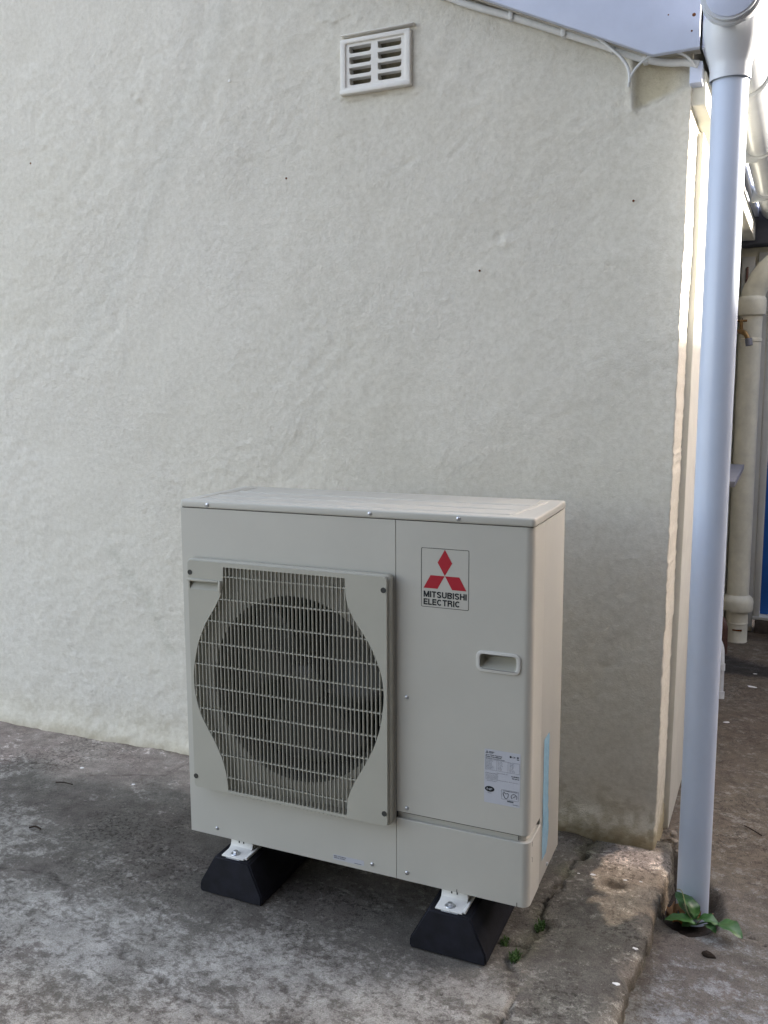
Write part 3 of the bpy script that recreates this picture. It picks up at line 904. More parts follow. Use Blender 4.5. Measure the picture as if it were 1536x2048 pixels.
sp = thing('soil_pipe', 'fat cream painted soil pipe with socket collars, beside the blue door', 'pipe', (1.297, 3.28, -.2))
SXp, SYp = 1.297, 3.28
prof = [(.058, -.21), (.060, -.19), (.056, -.18), (.056, -.085), (.058, -.083), (.058, -.078), (.056, -.076), (.056, -.015), (.076, -.010), (.079, .0), (.080, .035), (.078, .052), (.066, .066), (.0555, .075),
        (.0555, 1.42), (.059, 1.424), (.059, 1.438), (.0555, 1.442), (.0555, 1.555), (.068, 1.56), (.072, 1.575), (.072, 1.63), (.069, 1.645), (.060, 1.655)]
lathe('pipe', (SXp, SYp, 0), prof, M['iron'], sp, seg=40)
tube('pipe_bend', catmull([(SXp, SYp, 1.62), (SXp + .01, SYp, 1.68), (SXp + .05, SYp, 1.76), (SXp + .13, SYp + .02, 1.84), (SXp + .25, SYp + .04, 1.89)], 6), .0585, M['iron'], sp, 24)
box('base_chip', SXp - .018, SXp + .03, SYp - .0575, SYp - .045, -.118, -.108, M['rust'], sp, .003)

tap = thing('outside_tap', 'old brass garden tap beside the fat cream pipe', 'tap', (1.262, 3.30, 1.42))
tx, ty, tz = 1.262, 3.19, 1.475
tube('tap_body', catmull([(tx - .05, ty + .04, tz - .01), (tx - .02, ty, tz), (tx + .012, ty - .03, tz - .012), (tx + .03, ty - .045, tz - .045)], 5), [.012] * 6 + [.014] * 5 + [.012] * 5, M['brass'], tap, 12)
tube('tap_stem', [(tx - .005, ty - .01, tz), (tx - .008, ty - .01, tz + .05)], .009, M['brass'], tap, 10)
tube('tap_handle', [(tx - .035, ty - .01, tz + .052), (tx + .02, ty - .01, tz + .052)], .006, M['brass'], tap, 8)
tube('hose_union', [(tx + .03, ty - .045, tz - .04), (tx + .036, ty - .05, tz - .075)], .017, M['slate'], tap, 12)
tube('supply_pipe', catmull([(tx - .01, ty + .05, tz + .02), (tx + .005, ty + .06, tz + .12), (tx + .008, ty + .08, tz + .33)], 5), .006, M['copper'], tap, 8)

wp = thing('waste_pipe', 'short bright white plastic waste pipe low against the side wall', 'pipe', (1.235, 2.15, -.18))
tube('pipe', catmull([(1.18, 2.34, .10), (1.225, 2.28, .098), (1.252, 2.23, .07), (1.260, 2.20, .02), (1.262, 2.17, -.14)], 6), .021, M['cable'], wp, 16)
tube('pipe_collar', [(1.2605, 2.19, .0), (1.2612, 2.186, -.03)], .0245, M['cable'], wp, 16)
tube('pipe_collar', [(1.262, 2.172, -.12), (1.262, 2.166, -.15)], .026, M['cable'], wp, 16)
cw = thing('copper_waste', 'brown bent waste pipe low down behind the white one', 'pipe', (1.24, 3.05, -.18))
tube('pipe', catmull([(1.16, 3.10, -.015), (1.215, 3.06, -.012), (1.240, 3.03, -.04), (1.244, 3.02, -.10), (1.245, 3.0, -.20)], 6), .021, M['copper'], cw, 14)

# unseen brick masses added to block sun and sky light from the yard
brick = mat('dark_old_brick', (.10, .092, .085), .9, .2, var=.35, vscale=6, bump=.6, bscale=30, bdist=.01)
nb = thing('sun_block_terrace', 'unseen row of brick houses across the side path, added to block the sun', 'house', (11, 6, -.3))
box('wall', 10.0, 16, -9, 22, -.32, 5.42, brick, nb, .005)
prism('roof', [(9.7, 5.42), (13, 6.3), (16.3, 5.42)], 'y', -9.2, 22.2, M['lead'], nb)
rb = thing('rear_light_blocker', 'unseen dark brick mass behind the camera, added to block sky light', 'building', (2.5, -5.0, -.2))
box('wall', -.7, 7.0, -5.0, -3.7, -.32, 5.2, brick, rb, .005)
box('wall', 2.25, 6.9, -3.69, -.75, -.32, 6.4, brick, rb, .005)  # wing added to darken the right part of the wall

# ================================================================== OUTDOOR UNIT
W, D, H = .95, .33, .932
unit = thing('heat_pump_unit', 'large cream outdoor heat pump unit with a curved fan grille, standing on black rubber blocks', 'heat pump', (W / 2, D / 2, -.03))
FC = (.340, .452); FR = .247
circ = [(FC[0] + FR * math.cos(2 * math.pi * k / 72), FC[1] + FR * math.sin(2 * math.pi * k / 72)) for k in range(72)]
ZL = .9105
prism('fan_panel', [(0.0, .0), (.6156, .0), (.6156, ZL), (0.0, ZL)], 'y', 0, .0035, M['casing'], unit, 0, [circ])
box('left_side_panel', 0, .004, .0040, D, 0, ZL, M['casing'], unit, .001)
box('back_panel', .0045, W - .0025, D - .004, D, 0.001, ZL, M['casing'], unit, 0)
box('base_pan', .005, W - .006, .005, D - .005, .003, .006, M['casing'], unit, 0)

# service panel: front + rounded corner + side return (plan profile extruded in z)
def wrap(name, z0, z1, off, yend, m, xstart=.6172, rc=.020, th=.003, bev=0):
    out, inn = [], []
    X1 = W + off; Y0 = 0 - off
    out.append((xstart, Y0)); inn.append((xstart, Y0 + th))
    for k in range(9):
        a = R(-90 + 90 * k / 8)
        out.append((X1 - rc + rc * math.cos(a), Y0 + rc + rc * math.sin(a)))
        inn.append((X1 - rc + (rc - th) * math.cos(a), Y0 + rc + (rc - th) * math.sin(a)))
    out.append((X1, yend)); inn.append((X1 - th, yend))
    return prism(name, out + inn[::-1], 'z', z0, z1, m, unit, bev, smooth_deg=30)
GT, GB = .179, .160
wrap('service_panel', GT, ZL, 0, .1065, M['casing'])
wrap('groove', GB - .002, GT + .002, -.0095, .106, M['casing'])
wrap('lower_cover', 0.0, GB, .0008, .1065, M['casing'], th=.0125)
# rolled lip of the lower cover
def lip():
    pts = [(.618, -.0002, GB)]
    for k in range(9):
        a = R(-90 + 90 * k / 8); pts.append((W - .020 + .0195 * math.cos(a), .020 + .0195 * math.sin(a) - .0002, GB))
    pts.append((W - .0005, .106, GB))
    return tube('cover_lip', [(a, b + .0015, c - .001) for a, b, c in pts], .0026, M['casing'], unit, 8)
lip()
box('seam_shade_strip', .619, W - .020, .0015, .0040, GT - .0022, GT - .0004, M['seam'], unit)  # dark strip drawn in as the shadow line under the upper panel
box('right_side_panel', W - .0035, W - .0003, .1080, D, 0, ZL, M['casing'], unit, .0008)
box('seam_shade_strip', .6140, .6180, .0030, .0060, 0, ZL, M['seam'], unit)
box('lid_gap', .003, W - .004, .003, D - .003, ZL - .0005, ZL + .004, M['seam'], unit)
# lid with pressed ribs
lid = prism('lid', rrect(-.0015, W + .002, -.0025, D + .002, .010, 5), 'z', ZL + .0016, H, M['casing'], unit, .0045, smooth_deg=50, seg=3)
for i, (yr, xe) in enumerate(((.035, .895), (.115, .905), (.200, .912))):
    pts = [(.035 + .012 * i, D - .035, H - .0012), (.035 + .012 * i, yr + .03, H - .0012), (.065 + .012 * i, yr, H - .0012), (.3, yr, H - .0012), (.6, yr, H - .0012), (xe - .045, yr, H - .0012), (xe - .012, yr + .012, H - .0012), (xe, yr + .045, H - .0012), (xe, D - .035, H - .0012)]
    rib = tube('lid_rib', catmull(pts, 6), .0048, M['casing'], lid, 10, flat=.75)

# --- grille
gy0, gy1 = -.035, -.0035
L_ = [(.150, .766), (.148, .730), (.140, .692), (.118, .652), (.092, .612), (.070, .565), (.056, .515), (.049, .462), (.052, .412), (.066, .362), (.086, .325), (.108, .290), (.128, .250), (.140, .212), (.146, .176), (.147, .158)]
R_ = [(.497, .158), (.498, .190), (.503, .212), (.519, .250), (.540, .287), (.560, .324), (.577, .363), (.589, .405), (.596, .450), (.598, .488), (.593, .530), (.582, .565), (.563, .605), (.543, .635), (.523, .662), (.508, .690), (.501, .712), (.498, .742), (.497, .766)]
Ls = [(v.x, v.y) for v in catmull([(a, b, 0) for a, b in L_], 3)]
Rs = [(v.x, v.y) for v in catmull([(a, b, 0) for a, b in R_], 3)]
opening = Ls + Rs
gx0, gx1, gz0, gz1 = .040, .6065, .151, .7775
outer = rrect(gx0, gx1, gz0, gz1, .010, 4)
notch = rrect(gx0 + .005, .136, .7010, .7225, .004, 3)
grl = prism('grille_frame', outer, 'y', gy0, gy1, M['grille'], unit, .0, [opening, notch])
mk('grip_pocket', [(gx0 + .004, gy0 + .0005, .7005), (.137, gy0 + .0005, .7005), (.137, gy0 + .016, .7235), (gx0 + .004, gy0 + .016, .7235)], [(0, 1, 2, 3)], M['grille'], unit)
# softened outer border (slightly larger skirt behind the face)
sk = prism('grille_skirt', rrect(gx0 - .006, gx1 + .006, gz0 - .003, gz1 + .003, .012, 4), 'y', gy0 + .009, gy1 + .001, M['grille'], unit, .003,
           [rrect(gx0 + .003, gx1 - .003, gz0 + .002, gz1 - .003, .008, 4)])
La = np.array(Ls)[::-1]; Ra = np.array(Rs)
def span(z):
    return float(np.interp(z, La[:, 1], La[:, 0])), float(np.interp(z, Ra[:, 1], Ra[:, 0]))
zs = np.linspace(.158, .766, 305)
lo = np.array([span(z)[0] for z in zs]); hi = np.array([span(z)[1] for z in zs])
pitch = .01135
x = .0545
while x < .598:
    ok = zs[(lo < x - .001) & (hi > x + .001)]
    if len(ok) > 3:
        z0, z1 = ok[0], ok[-1]
        if z0 < .162: z0 = .1485
        if z1 > .762: z1 = .768
        th = .0016
        # fin: wedge section, thin at the back
        poly = [(x - th, gy0 + .0015), (x - th * .5, gy0 + .0002), (x + th * .5, gy0 + .0002), (x + th, gy0 + .0015), (x + th * .5, gy0 + .009), (x - th * .5, gy0 + .009)]
        prism('slat', poly, 'z', z0, z1, M['grille'], unit)
    x += pitch
for k in range(11):
    z = .7405 - .0608 * k
    if z < .16: break
    a, b = span(z)
    box('crossbar', a - .001, b + .001, gy0 + .0022, gy0 + .010, z - .0014, z + .0014, M['grille'], unit)
# hand-hold notch in the left wing
box('grip_ledge', gx0 + .001, .136, gy0 - .0075, gy0 - .0003, .7235, .7300, M['grille'], unit, .0015)
box('grip_end', .1365, .1440, gy0 - .0070, gy0 - .0003, .698, .7300, M['grille'], unit, .0015)

# fan, shroud and coil behind the grille
lathe.cap = False
lathe('fan_shroud', (FC[0], 0, FC[1]), [(FR, .0036), (FR - .006, .010), (FR - .010, .03), (FR - .010, .11)], M['inner'], unit, 'y', 72)
lathe.cap = True
box('coil', .02, .60, .28, .30, .02, .89, M['coil'], unit)
box('inner_bulkhead', .606, .612, .006, .30, .02, .89, M['inner'], unit)
fan = lathe('fan_hub', (FC[0], 0, FC[1]), [(.0, .035), (.03, .036), (.052, .045), (.058, .06), (.058, .12)], M['fan'], unit, 'y', 32)
for k in range(3):
    vs, fs = [], []
    a0 = 2 * math.pi * k / 3 + .4
    nr, na = 10, 12
    for i in range(nr + 1):
        r = .055 + (.228 - .055) * i / nr
        sweep = .28 * (i / nr) ** 1.3
        width = 1.25 + .25 * math.sin(i / nr * 3)
        for j in range(na + 1):
            a = a0 + sweep + width * (j / na - .5)
            y = .085 + .05 * (j / na - .5) * (1.2 - .5 * i / nr) + .012 * math.sin(j / na * 3.14)
            vs.append((FC[0] + r * math.cos(a), y, FC[1] + r * math.sin(a)))
    for i in range(nr):
        for j in range(na):
            q = i * (na + 1) + j
            fs.append((q, q + 1, q + na + 2, q + na + 1))
    bl = mk('fan_blade', vs, fs, M['fan'], unit, True)
    md = bl.modifiers.new('thick', 'SOLIDIFY'); md.thickness = .003

# screws
def screw(x, y, z, parent, m=M['steel'], r=.0052, h=.0028, name='screw', axis='y'):
    if axis == 'y':
        return lathe(name, (x, y, z), [(.0, -h), (r * .62, -h), (r * .9, -h * .6), (r, -h * .25), (r, .0006)], m, parent, 'y', 14)
    return lathe(name, (x, y, z), [(.0, h), (r * .62, h), (r * .9, h * .6), (r, h * .25), (r, -.0006)], m, parent, 'x', 14)
s0 = screw(.086, -.003, .922, unit)
off = WO[s0.name] - Vector((.086, -.003, .922))
for (x, y, z) in ((.550, -.003, .9225), (.773, -.003, .9225), (.644, 0, .476), (.644, 0, .191), (.645, -.001, .021), (.550, 0, .022), (.085, 0, .022)):
    copy_to(s0, Vector((x, y, z)) + off, unit)
screw(.9497, .197, .013, unit, axis='x')
g0 = None
for (x, z) in ((.047, .745), (.5985, .745), (.0455, .181), (.5985, .183)):
    if g0 is None:
        g0 = lathe('grille_screw', (x, gy0, z), [(.0, -.0004), (.0055, -.0004), (.0062, -.0014), (.0068, -.0012), (.0070, .0004)], M['dark_hole'], unit, 'y', 16)
        goff = WO[g0.name] - Vector((x, gy0, z))
    else:
        copy_to(g0, Vector((x, gy0, z)) + goff, unit)

# recessed handle on the service panel
hx0, hx1, hz0, hz1 = .8185, .9235, .5660, .6165
ring = prism('handle_surround', rrect(hx0, hx1, hz0, hz1, .015, 6), 'y', -.0042, .0005, M['rim'], unit, .0015,
             [rrect(hx0 + .0095, hx1 - .0095, hz0 + .0085, hz1 - .0085, .007, 6)], smooth_deg=45)
def cut_panel():
    sp_ = bpy.data.objects['service_panel']
    c_ = prism('cutter', rrect(hx0 + .009, hx1 - .009, hz0 + .008, hz1 - .008, .007, 6), 'y', -.01, .012, M['grille'], None)
    md_ = sp_.modifiers.new('b', 'BOOLEAN'); md_.object = c_; md_.operation = 'DIFFERENCE'; md_.solver = 'EXACT'
    dg = bpy.context.evaluated_depsgraph_get(); dg.update()
    me = bpy.data.meshes.new_from_object(sp_.evaluated_get(dg))
    sp_.modifiers.clear(); sp_.data = me; bpy.data.objects.remove(c_)
    auto_smooth(sp_, 30)
cut_panel()
def scoop():
    a = rrect(hx0 + .0096, hx1 - .0096, hz0 + .0086, hz1 - .0086, .007, 6)
    n = len(a); vs = []; cxx = (hx0 + hx1) / 2; za, zb_ = hz0 + .0086, hz1 - .0086
    for (s_, yy, up_) in ((1, -.0030, 0), (.97, .006, .10), (.94, .018, .36), (.90, .026, .62)):
        for (px, pz) in a:
            t = (pz - za) / (zb_ - za)
            vs.append((cxx + (px - cxx) * s_, yy, pz + (1 - t) * up_ * (zb_ - za)))
    fs = []
    for L in range(3):
        for i in range(n):
            j = (i + 1) % n; fs.append((L * n + i, L * n + j, (L + 1) * n + j, (L + 1) * n + i))
    fs.append(tuple(range(3 * n, 4 * n)))
    o_ = mk('handle_pocket', vs, fs, M['grille'], unit); auto_smooth(o_, 60); return o_
scoop()

# maker's badge
yb = -.0004
def flat(name, poly, m, parent=unit, y=yb):
    return prism(name, poly, 'y', y, y + .0003, m, parent)
bx0, bx1, bz0, bz1 = .6815, .7990, .7065, .8490
prism('badge_border', rrect(bx0, bx1, bz0, bz1, .003, 4), 'y', yb, yb + .0003, M['black'], unit, 0, [rrect(bx0 + .0011, bx1 - .0011, bz0 + .0011, bz1 - .0011, .0022, 4)])
mx_, mz_ = .7402, .7838
h1, w1 = .0316, .0180
flat('badge_diamond', [(mx_, mz_ + .0006), (mx_ + w1, mz_ + h1), (mx_, mz_ + 2 * h1), (mx_ - w1, mz_ + h1)], M['red'])
flat('badge_diamond', [(mx_ - .0006, mz_), (mx_ - .0355, mz_), (mx_ - .0530, mz_ - h1), (mx_ - .0180, mz_ - h1)], M['red'])
flat('badge_diamond', [(mx_ + .0006, mz_), (mx_ + .0355, mz_), (mx_ + .0530, mz_ - h1), (mx_ + .0180, mz_ - h1)], M['red'])
def arc(cx_, cz_, rx, rz, a0, a1, n=8):
    return [(cx_ + rx * math.cos(R(a0 + (a1 - a0) * k / n)), cz_ + rz * math.sin(R(a0 + (a1 - a0) * k / n))) for k in range(n + 1)]
ST = .21       # stroke width, unit = cap height
def glyph(ch):
    t = ST / 2; hi_, lo_ = 1 - t, t
    if ch == 'I': return ST, [[(t, 0), (t, 1)]]
    if ch == 'M': return .86, [[(t, 0), (t, 1)], [(t + .03, .98), (.43, .04)], [(.43, .04), (.83 - t, .98)], [(.86 - t, 0), (.86 - t, 1)]]
    if ch == 'T': return .64, [[(0, hi_), (.64, hi_)], [(.32, 0), (.32, hi_)]]
    if ch == 'L': return .54, [[(t, 0), (t, 1)], [(t, lo_), (.54, lo_)]]
    if ch == 'E': return .60, [[(t, 0), (t, 1)], [(t, hi_), (.60, hi_)], [(t, .52), (.56, .52)], [(t, lo_), (.60, lo_)]]
    if ch == 'H': return .70, [[(t, 0), (t, 1)], [(.70 - t, 0), (.70 - t, 1)], [(t, .52), (.70 - t, .52)]]
    if ch == 'U': return .70, [[(t, 1), (t, .33)] + arc(.35, .33, .35 - t, .33 - t, 180, 360) + [(.70 - t, 1)]]
    if ch == 'S': return .68, [arc(.34, .72, .34 - t, .28 - t, 15, 250, 12) + arc(.34, .28, .34 - t, .30 - t, 80, -165, 12)]
    if ch == 'C': return .74, [arc(.38, .5, .38 - t, .5 - t, 42, 318, 18)]
    if ch == 'B': return .70, [[(t, 0), (t, 1)], [(t, hi_), (.40, hi_)] + arc(.40, .745, .22, .255 - t, 90, -90, 8) + [(t, .52 - .03)], [(.40, .49)] + arc(.42, .285, .28 - t, .285 - t, 90, -90, 8) + [(t, lo_)]]
    if ch == 'R': return .72, [[(t, 0), (t, 1)], [(t, hi_), (.42, hi_)] + arc(.42, .73, .27 - t, .27 - t, 90, -90, 8) + [(t, .46)], [(.44, .46), (.58, .36), (.72 - t, 0)]]
def lettering(word, x, z, h, width):
    adv, parts = 0, []
    for ch in word:
        wd, st = glyph(ch); parts.append((adv, st)); adv += wd + .06
    sxx = width / (adv - .06); vs, fs = [], []; q_ = 0
    for a_, st in parts:
        for line in st:
            P = [Vector((x + (p[0] + a_) * sxx, z + p[1] * h)) for p in line]
            hw_ = ST * h / 2; k0 = len(vs)
            for i, p in enumerate(P):
                d0 = (P[i] - P[i - 1]).normalized() if i else (P[1] - P[0]).normalized()
                d1 = (P[i + 1] - P[i]).normalized() if i < len(P) - 1 else d0
                n_ = (d0 + d1).normalized(); n_ = Vector((-n_.y, n_.x))
                for sgn in (-1, 1): vs.append((p.x + n_.x * hw_ * sgn, yb - .00002 * (q_ % 9), p.y + n_.y * hw_ * sgn))
            for i in range(len(P) - 1): fs.append((k0 + 2 * i, k0 + 2 * i + 1, k0 + 2 * i + 3, k0 + 2 * i + 2))
            q_ += 1
    return mk('badge_lettering', vs, fs, M['black'], unit)
lettering('MITSUBISHI', .6873, .7305, .0149, .1068)
lettering('ELECTRIC', .6873, .7119, .0149, .0910)

# rating label
lx0, lx1, lz0, lz1 = .8405, .9265, .2465, .3785
lab = prism('rating_label', [(lx0, lz0), (lx1, lz0), (lx1, lz1), (lx0, lz1)], 'y', -.0005, .0003, M['label'], unit)
ly = -.0009
def lt(body, x, z, h, wd=None, m=M['black'], bold=.05): text('label_print', body, x, z, h, wd, m, lab, ly, bold)
def lb(x0, x1, z0, z1, m=M['grey_print']): prism('label_print', [(x0, z0), (x1, z0), (x1, z1), (x0, z1)], 'y', ly, ly + .0002, m, lab)
q = .0021
for (dx, dz, s) in ((0, 0, 0), (0, 0, 1), (0, 0, 2)):
    cx_, cz_ = lx0 + .0062, lz1 - .0075
    P = [[(0, 0), (q * .58, q), (0, 2 * q), (-q * .58, q)], [(0, 0), (-q * 1.15, 0), (-q * 1.75, -q), (-q * .58, -q)], [(0, 0), (q * 1.15, 0), (q * 1.75, -q), (q * .58, -q)]][s]
    prism('label_emblem', [(cx_ + a, cz_ + b) for a, b in P], 'y', ly, ly + .0002, M['black'], lab)
lt('MITSUBISHI', lx0 + .0110, lz1 - .0065, .0019, .0125)
lt('ELECTRIC', lx0 + .0110, lz1 - .0093, .0019, .0100)
lt('Air to Water Heat Pump', lx0 + .0028, lz1 - .0145, .0024, .040)
lt('MODEL PUHZ-W85VHA2', lx0 + .0028, lz1 - .0188, .0024, .038)
lt('SERVICE REF. PUHZ-W85VHA2-BS', lx0 + .0028, lz1 - .0228, .0018, .046, M['grey_print'])
lt('CE', lx1 - .0185, lz1 - .0120, .0034, .0065)
lathe('label_emblem', (lx1 - .0232, ly + .0002, lz1 - .0104), [(0, -.0002), (.0025, -.0002), (.0026, .0)], M['black'], lab, 'y', 16)
lb(lx1 - .0085, lx1 - .0040, lz1 - .0120, lz1 - .0080, M['grey_print']); lb(lx1 - .0085, lx1 - .0030, lz1 - .0155, lz1 - .0140, M['black'])
# ruled table
tz0, tz1 = lz1 - .0500, lz1 - .0245
for xx in (lx0 + .0026, lx0 + .0300, lx0 + .0565, lx1 - .0022): lb(xx, xx + .0003, tz0, tz1)
lb(lx0 + .0026, lx1 - .0022, tz1, tz1 + .0003); lb(lx0 + .0026, lx1 - .0022, tz0, tz0 + .0003)
random.seed(3)
for r_ in range(7):
    z = tz1 - .0034 - r_ * .0033
    for (xx, wd) in ((lx0 + .0045, .020), (lx0 + .0330, .012), (lx0 + .0600, .014)):
        lt(random.choice(['REFRIGERANT', 'RATED VOLTAGE', 'CAPACITY kW', 'RATED INPUT', 'WEIGHT kg']) if xx < lx0 + .01 else random.choice(['230V 1PH 50Hz', '2.15', '9.00', '22.0A', '77']), xx, z, .0015, wd * random.uniform(.6, 1), M['grey_print'], 0)
lt('YEAR OF MANUFACTURE', lx0 + .0300, lz1 - .0560, .0016, .026, M['grey_print'], 0)
lt('No. 00W04231', lx1 - .0205, lz1 - .0590, .0026, .0180, M['black'])
lt('04.2012', lx1 - .0190, lz1 - .0640, .0026, .0165, M['black'])
lt('MITSUBISHI ELECTRIC CORPORATION', lx0 + .0030, lz1 - .0590, .0017, .030, M['black'], 0)
for r_ in range(4): lt('MANUFACTURER: AIR CONDITIONING & REFRIGERATION', lx0 + .0030, lz1 - .0625 - r_ * .0026, .0014, .030, M['grey_print'], 0)
lt('CONTAINS FLUORINATED GREENHOUSE GASES COVERED BY THE KYOTO PROTOCOL', lx0 + .0030, lz1 - .0735, .0015, .078, M['grey_print'], 0)
lt('MADE IN UNITED KINGDOM', lx0 + .0065, lz1 - .0775, .0016, .024, M['grey_print'], 0)
nfx, nfz = lx0 + .0135, lz0 + .0345
prism('label_emblem', [(nfx + .0115 * math.cos(2 * math.pi * k / 28), nfz + .0070 * math.sin(2 * math.pi * k / 28)) for k in range(28)], 'y', ly, ly + .0002, M['black'], lab)
text('label_print', 'NF', nfx - .0068, nfz - .0027, .0055, .0135, M['label'], lab, ly - .0003, .01)
lt('PAC', nfx - .004, nfz - .0105, .0017, .008, M['grey_print'])
px0, px1, pz0, pz1 = lx0 + .0420, lx1 - .0035, lz0 + .0150, lz0 + .0385
for a in ((px0, px1, pz0, pz0 + .0004), (px0, px1, pz1, pz1 + .0004), (px0, px0 + .0004, pz0, pz1), (px1 - .0004, px1, pz0, pz1)): lb(*a)
lt('WARNING PRODUIT', px0 + .004, pz1 - .0032, .0021, .034, M['grey_print'])
tube('label_emblem', catmull([(px0 + .006, ly, pz1 - .005), (px0 + .004, ly, pz1 - .009), (px0 + .009, ly, pz0 + .003), (px0 + .015, ly, pz0 + .006), (px0 + .016, ly, pz1 - .008), (px0 + .010, ly, pz1 - .009), (px0 + .006, ly, pz1 - .005)], 4), .0005, M['black'], lab, 6)
tube('label_emblem', [(px0 + .030 + .0068 * math.cos(R(a)), ly, pz0 + .0095 + .0068 * math.sin(R(a))) for a in range(-40, 221, 20)], .0005, M['black'], lab, 6)
tube('label_emblem', [(px0 + .027, ly, pz0 + .007), (px0 + .0335, ly, pz0 + .0125)], .0005, M['black'], lab, 6)
lb(px0 + .014, px0 + .029, pz0 - .0050, pz0 - .0015); lt('R410A', lx1 - .0160, lz0 + .0045, .0018, .013, M['grey_print'])
# tiny sticker near the bottom edge
sk_ = prism('serial_sticker', [(.4400, .0115), (.5270, .0115), (.5270, .0255), (.4400, .0255)], 'y', -.0004, .0003, M['label'], unit)
text('sticker_print', 'MODEL  PUHZ-W85VHA2', .4425, .0205, .0027, .034, M['black'], sk_, -.0008, .01)
text('sticker_print', 'SERIAL No.  00W04231', .4425, .0158, .0027, .032, M['black'], sk_, -.0008, .01)
lb2 = prism('sticker_print', [(.500, .0130), (.520, .0130), (.520, .0142), (.500, .0142)], 'y', -.0007, -.0005, M['grey_print'], sk_)

# strip of blue protective film left on the right side
random.seed(5)
ls_ = []; n = 16
for k in range(n + 1):
    z = .372 - (.372 - .052) * k / n
    ya = .134 + random.uniform(-.0015, .0015); yb_ = .194 + random.uniform(-.002, .002) + (.01 if k > 10 else 0)
    if k == 0: yb_ -= .0; ya += .004; z -= .006
    if k == n: yb_ -= .024
    if k == n - 1: yb_ -= .012
    ls_.append((ya, yb_, z))
vs = [(W + .0006 + .0006 * (i % 2), v, z) for i, (a, b, z) in enumerate(ls_) for v in (a, (a + b) / 2, b)]
fs = [(i * 3 + j, i * 3 + j + 1, i * 3 + j + 4, i * 3 + j + 3) for i in range(n) for j in range(2)]
tp = mk('blue_film_strip', vs, fs, M['tape'], unit, True)
tp['label'] = 'strip of blue protective film on the right side'
for (ya, za) in ((.028, .149), (.029, .109)):
    tube('knockout_mark', [(W + .0006, ya - .002, za + .008), (W + .0006, ya + .002, za + .003), (W + .0006, ya + .001, za - .006)], .0007, M['seam'], unit, 6)
for (xa, za, zb_) in ((.9225, .1635, .1755), (.9225, -.001, .010), (.7740, -.001, .008)):
    box('knockout_mark', xa, xa + .0016, -.0014 if za < .1 else .0058, .002 if za < .1 else .0075, za, zb_, M['seam'], unit)

# mounting feet
def foot(xc):
    bm = bmesh.new()
    pts = [(-.040, -.0305), (-.040, -.0270), (-.004, -.0262), (.006, -.0215), (.0095, -.012), (.0095, -.0008), (.0125, -.0008), (.0125, -.016), (.0125, -.0305)]
    f = prism('mounting_foot', pts, 'x', xc - .034, xc + .034, M['foot'], unit, .0008)
    lathe('foot_washer', (xc - .002, -.020, -.0272), [(.0, .0022), (.0125, .0022), (.0133, .0012), (.0133, -.0006)], M['steel'], f, 'z', 24)
    lathe('foot_bolt', (xc - .002, -.020, -.0250), [(.0, .0065), (.0062, .0065), (.0075, .0050), (.0075, .0)], M['steel'], f, 'z', 6)
    for dx in (-.008, .006):
        box('foot_slot', xc + dx - .0014, xc + dx + .0014, .0085, .0095 + .0004, -.0115, -.0015, M['seam'], f)
    box('foot_rail', xc + .0345, xc + .0415, -.034, .30, -.0305, -.0235, M['foot'], f, .0008)
    box('foot_rail', xc - .034, xc + .034, .02, .31, -.0305, -.0010, M['casing'], f)
    bm.free()
foot(.1575); foot(.7665)

# rubber blocks (separate things the unit rests on)
def block(xc, label):
    hw, tw = .0965, .053
    y0, y1 = -.058, .392
    zt, zs_, zb = -.0315, -.1120, -.1365
    vs = []
    # sections along y: both ends taper in a little at the top
    for (y, ty) in ((y0, 0), (y1, 0)):
        vs += [(xc - hw, y, zb), (xc + hw, y, zb), (xc + hw, y, zs_), (xc + tw, y + (.010 if y < 0 else -.010), zt), (xc - tw, y + (.010 if y < 0 else -.010), zt), (xc - hw, y, zs_)]
    bm = bmesh.new(); V = [bm.verts.new(v) for v in vs]
    bm.faces.new(V[:6][::-1]); bm.faces.new(V[6:])
    for i in range(6):
        j = (i + 1) % 6; bm.faces.new((V[i], V[j], V[6 + j], V[6 + i]))
    bmesh.ops.recalc_face_normals(bm, faces=bm.faces[:])
    bmesh.ops.bevel(bm, geom=bm.edges[:], offset=.004, segments=3, affect='EDGES')
    t = thing('rubber_block', label, 'mounting block', (xc, .16, zb), 'rubber blocks under the outdoor unit')
    o = from_bm('block_body', bm, M['rubber'], t); auto_smooth(o, 40)
    box('channel_insert', xc - .021, xc + .021, y0 + .016, y1 - .012, zt - .001, zt + .0008, M['steel'], t, .0003)
    return t
block(.1585, 'black rubber block under the left end of the outdoor unit')
block(.7690, 'black rubber block under the right end of the outdoor unit, near the crack')

# ================================================================== SMALL THINGS
def gz(x, y, low=False):
    X = np.array([[float(x)]]); Y = np.array([[float(y)]])
    return float(path_pos(X, Y)[0, 0, 2]) if low else float(slab_z(X, Y)[0, 0])

